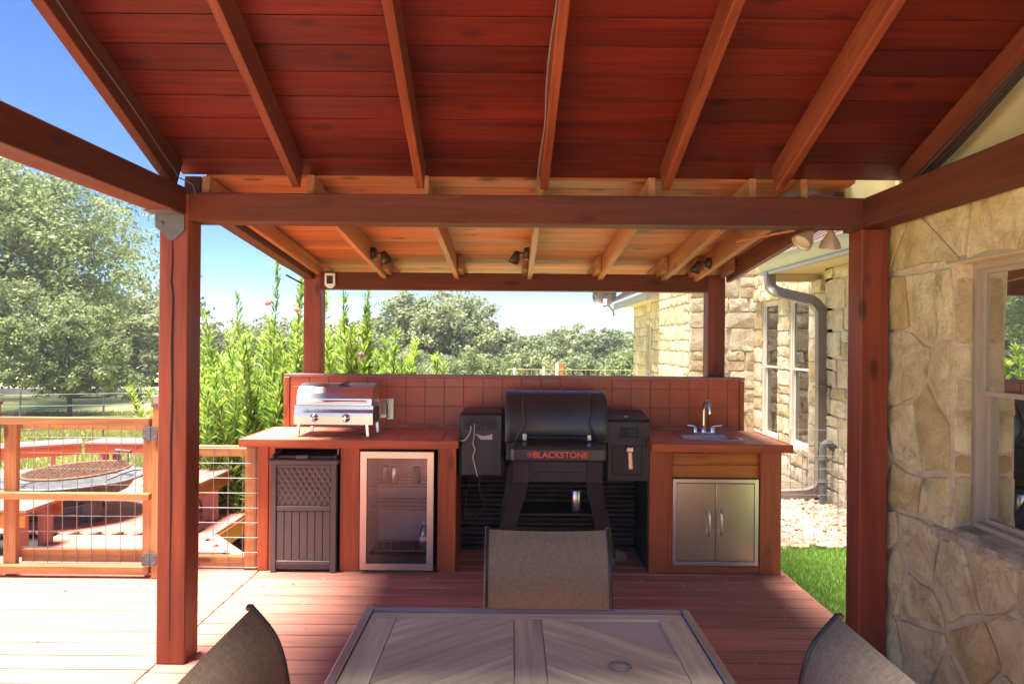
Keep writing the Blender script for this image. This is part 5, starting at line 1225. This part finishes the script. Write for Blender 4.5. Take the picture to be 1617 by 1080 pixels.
# distant woods: one mass closing the horizon
r_ = np.random.default_rng(5); cl = []
for k in range(150):
    a = R(-62+124*k/149+r_.uniform(-.6, .6)); dd = r_.uniform(72, 100); x, y = dd*math.sin(a), dd*math.cos(a); cl.append((x, y, r_.uniform(-1.2, .4), r_.uniform(2.2, 3.4)))
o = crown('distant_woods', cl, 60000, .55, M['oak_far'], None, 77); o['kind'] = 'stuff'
# twig of the oak hanging in the top left corner
# oleanders
def oleander(label, x, y, specs, seed):
    t = thing('oleander_bush', label, 'bush', (x, y, -.4), 0, 'oleanders behind the kitchen'); r = np.random.default_rng(seed); st = MB(); LV = []; LF = []; nb_ = 0
    for (dx, dy, h_, lean) in specs:
        b = np.array([x+dx*.55, y+dy*.6, -.4]); e = np.array([x+dx+lean, y+dy, h_]); n = 14
        cur = [b+(e-b)*k/n+np.array([math.sin(k*.5+dx*9)*.012, math.cos(k*.4+dy*7)*.012, 0])+np.array([(lean*.4)*((k/n)**2-k/n), 0, 0]) for k in range(n+1)]
        st.tube([Vector(p) for p in cur], [.011*(1-.75*k/n)+.002 for k in range(n+1)], 5)
        L_ = np.linalg.norm(e-b); nl = int(L_*140); s = r.uniform(.16, 1.0, nl)**.85
        P = b+(e-b)*s[:, None]+np.stack([(lean*.4)*(s*s-s), 0*s, 0*s], 1); az = r.uniform(0, 2*math.pi, nl); upw = r.uniform(.35, 1.3, nl)*(1+.8*s)
        d_ = np.stack([np.cos(az), np.sin(az), upw], 1); d_ /= np.linalg.norm(d_, axis=1)[:, None]
        LL = r.uniform(.085, .155, nl)*(1.05-.35*s**6); W = LL*.078; side = np.cross(d_, np.array([0, 0, 1.])); side /= np.linalg.norm(side, axis=1)[:, None]+1e-9
        tw = r.uniform(-.9, .9, nl)[:, None]; nn = np.cross(side, d_); side = side*np.cos(tw)+nn*np.sin(tw)
        mid = P+d_*(LL*.5)[:, None]; tip = P+d_*LL[:, None]; tip[:, 2] -= LL*.12
        V = np.stack([P, mid+side*W[:, None], tip, mid-side*W[:, None]], 1).reshape(-1, 3); LV.append(V); LF.append(np.arange(4*nl).reshape(nl, 4)+nb_); nb_ += 4*nl
    st.build('stem', M['stem'], t); bigmesh('foliage', np.concatenate(LV)-np.array(t.location), np.concatenate(LF), M['oleander'], t); return t
r = random.Random(9)
def specs(n, w_, d_, tall, base):
    S = [(dx, dy, h_, ln) for dx, dy, h_, ln in tall]
    for _ in range(n):
        dx = r.uniform(-w_, w_); S.append((dx, r.uniform(-d_, d_), base(dx)*r.uniform(.55, 1.12), r.uniform(-.30, .30)))
    return S
oleander('tallest oleander with bright spear-like shoots, left of the left back post', -2.50, 6.75, specs(66, .62, .45, [(.16, 0, 2.42, .0), (-.20, .05, 2.10, -.05), (.40, -.1, 2.25, .05), (.30, .1, 2.32, .1), (-.45, 0, 1.9, -.1), (.55, .1, 2.2, .05), (.62, 0, 2.15, .05)], lambda d_: 1.62+.35*d_), 61)
oleander('oleander with yellow-green shoots between the left back post and the big oak', -1.42, 6.55, specs(40, .45, .35, [(-.2, 0, 2.15, 0), (0, .05, 2.16, .02), (.25, 0, 1.75, .05), (-.05, .1, 2.1, .05)], lambda d_: 1.75-.75*max(0, d_)), 62)
oleander('low loose oleander behind the right fire-pit bench', -3.25, 7.7, specs(42, .75, .4, [(-.4, 0, 1.75, -.05), (.1, 0, 1.8, 0)], lambda d_: 1.45+.25*d_), 63)
oleander('small oleander sprout just above the tile cap', -.93, 6.7, [(-.10, 0, 1.45, -.02), (.16, 0, 1.50, .03), (-.13, .05, 1.38, -.03), (.2, .05, 1.42, .05), (.0, 0, 1.3, 0)], 64)
r_ = np.random.default_rng(8)
for k, (x, y, z, lb_) in enumerate(((-2.28, 6.35, 1.98, 'upper pink blossom cluster on the tallest oleander'), (-2.02, 6.4, 1.92, 'lower pink blossom cluster on the tallest oleander'), (-2.95, 6.3, 1.57, 'faded pink blossoms beside the front left post'), (-1.37, 6.2, 1.50, 'pale pink blossoms low on the yellow-green oleander'))):
    n = 90; d_ = r_.normal(size=(n, 3)); d_ /= np.linalg.norm(d_, axis=1)[:, None]; C = d_*r_.uniform(.01, .055, (n, 1))*np.array([1, 1, .75]); V, F = quads_at(C, d_, np.full(n, .022), np.full(n, .018), r_)
    o = bigmesh('blossom_cluster', V, F, M['pink']); o.location = (x, y, z); props(o, lb_, 'flowers')
# turf in the side strip
r_ = np.random.default_rng(3); n = 60000
x = r_.uniform(1.99, 3.6, n); y = r_.uniform(3.68, 5.96, n); h_ = r_.uniform(.018, .045, n); a = r_.uniform(0, 2*math.pi, n); bx_ = np.cos(a)*.0022; by_ = np.sin(a)*.0022; lx = r_.normal(0, .012, n); ly = r_.normal(0, .012, n); z = np.full(n, -.131)
V = np.stack([np.stack([x-bx_, y-by_, z], 1), np.stack([x+bx_, y+by_, z], 1), np.stack([x+lx, y+ly, z+h_], 1)], 1).reshape(-1, 3)
o = bigmesh('turf_grass', V, np.arange(3*n).reshape(n, 3), M['lawn']); o['kind'] = 'stuff'
# meadow tufts in front of the trees
n = 90000; x = r_.uniform(-16, -2.8, n); y = 8.8+r_.uniform(0, 1, n)**1.5*14; m_ = np.ones(n, bool)
z = np.array([hgt(a_, b_) for a_, b_ in zip(x, y)]); h_ = r_.uniform(.05, .16, n); a = r_.uniform(0, 2*math.pi, n); ww = .004+.0006*y
V = np.stack([np.stack([x-np.cos(a)*ww, y-np.sin(a)*ww, z], 1), np.stack([x+np.cos(a)*ww, y+np.sin(a)*ww, z], 1), np.stack([x+r_.normal(0, .03, n), y+r_.normal(0, .03, n), z+h_], 1)], 1).reshape(-1, 3)
o = bigmesh('meadow_grass', V, np.arange(3*n).reshape(n, 3), M['meadow']); o['kind'] = 'stuff'
# gravel
ico_v = []; ph = (1+5**.5)/2
for a, b in ((-1, ph), (1, ph), (-1, -ph), (1, -ph)): ico_v += [(a, b, 0)]
for a, b in ((-1, ph), (1, ph), (-1, -ph), (1, -ph)): ico_v += [(0, a, b)]
for a, b in ((ph, -1), (ph, 1), (-ph, -1), (-ph, 1)): ico_v += [(a, 0, b)]
ico_v = np.array(ico_v)/math.hypot(1, ph); ico_f = np.array([(0, 11, 5), (0, 5, 1), (0, 1, 7), (0, 7, 10), (0, 10, 11), (1, 5, 9), (5, 11, 4), (11, 10, 2), (10, 7, 6), (7, 1, 8), (3, 9, 4), (3, 4, 2), (3, 2, 6), (3, 6, 8), (3, 8, 9), (4, 9, 5), (2, 4, 11), (6, 2, 10), (8, 6, 7), (9, 8, 1)])
n = 5200; px_ = r_.uniform(1.98, 3.55, n); py_ = r_.uniform(5.9, 8.0, n); s = r_.uniform(.018, .045, n); sc = r_.uniform(.6, 1.25, (n, 3))*s[:, None]; sc[:, 2] *= .65
V = ico_v[None]*(1+r_.uniform(-.22, .22, (n, 12, 1)))*sc[:, None, :]; an = r_.uniform(0, 6.28, n); ca, sa = np.cos(an)[:, None], np.sin(an)[:, None]
V = np.stack([V[:, :, 0]*ca-V[:, :, 1]*sa, V[:, :, 0]*sa+V[:, :, 1]*ca, V[:, :, 2]], 2)+np.stack([px_, py_, -.135+r_.uniform(0, .035, n)], 1)[:, None, :]
o = bigmesh('gravel', V.reshape(-1, 3), (ico_f[None]+12*np.arange(n)[:, None, None]).reshape(-1, 3), None, mats=M['pebbles'], midx=np.repeat(r_.integers(0, 3, n), 20)); o['kind'] = 'stuff'
# crumbs of leaf litter on the deck
n = 280; x = r_.uniform(-3.4, 1.8, n); y = np.where(r_.random(n) < .5, r_.uniform(4.5, 4.85, n), r_.uniform(2.5, 4.8, n)); C = np.stack([x, y, np.full(n, .004)], 1); Nn = np.tile(np.array([0, 0, 1.]), (n, 1))+r_.normal(0, .2, (n, 3)); Nn /= np.linalg.norm(Nn, axis=1)[:, None]; L = r_.uniform(.008, .030, n)
V, F = quads_at(C, Nn, L, L*.6, r_); o = bigmesh('leaf_litter', V, F, M['stone_rough']); o['kind'] = 'stuff'

hz = bpy.data.materials.new('air_haze'); hz.use_nodes = True; t = hz.node_tree; t.nodes.remove(t.nodes['Principled BSDF'])
pv = t.nodes.new('ShaderNodeVolumePrincipled'); pv.inputs['Color'].default_value = (.93, .95, 1, 1); pv.inputs['Density'].default_value = .0011; pv.inputs['Anisotropy'].default_value = .2
t.links.new(pv.outputs[0], t.nodes['Material Output'].inputs['Volume'])
HZ = MB().box((-290, -75, -4.5), (290, 390, 14)).build('haze', hz, kind='stuff')
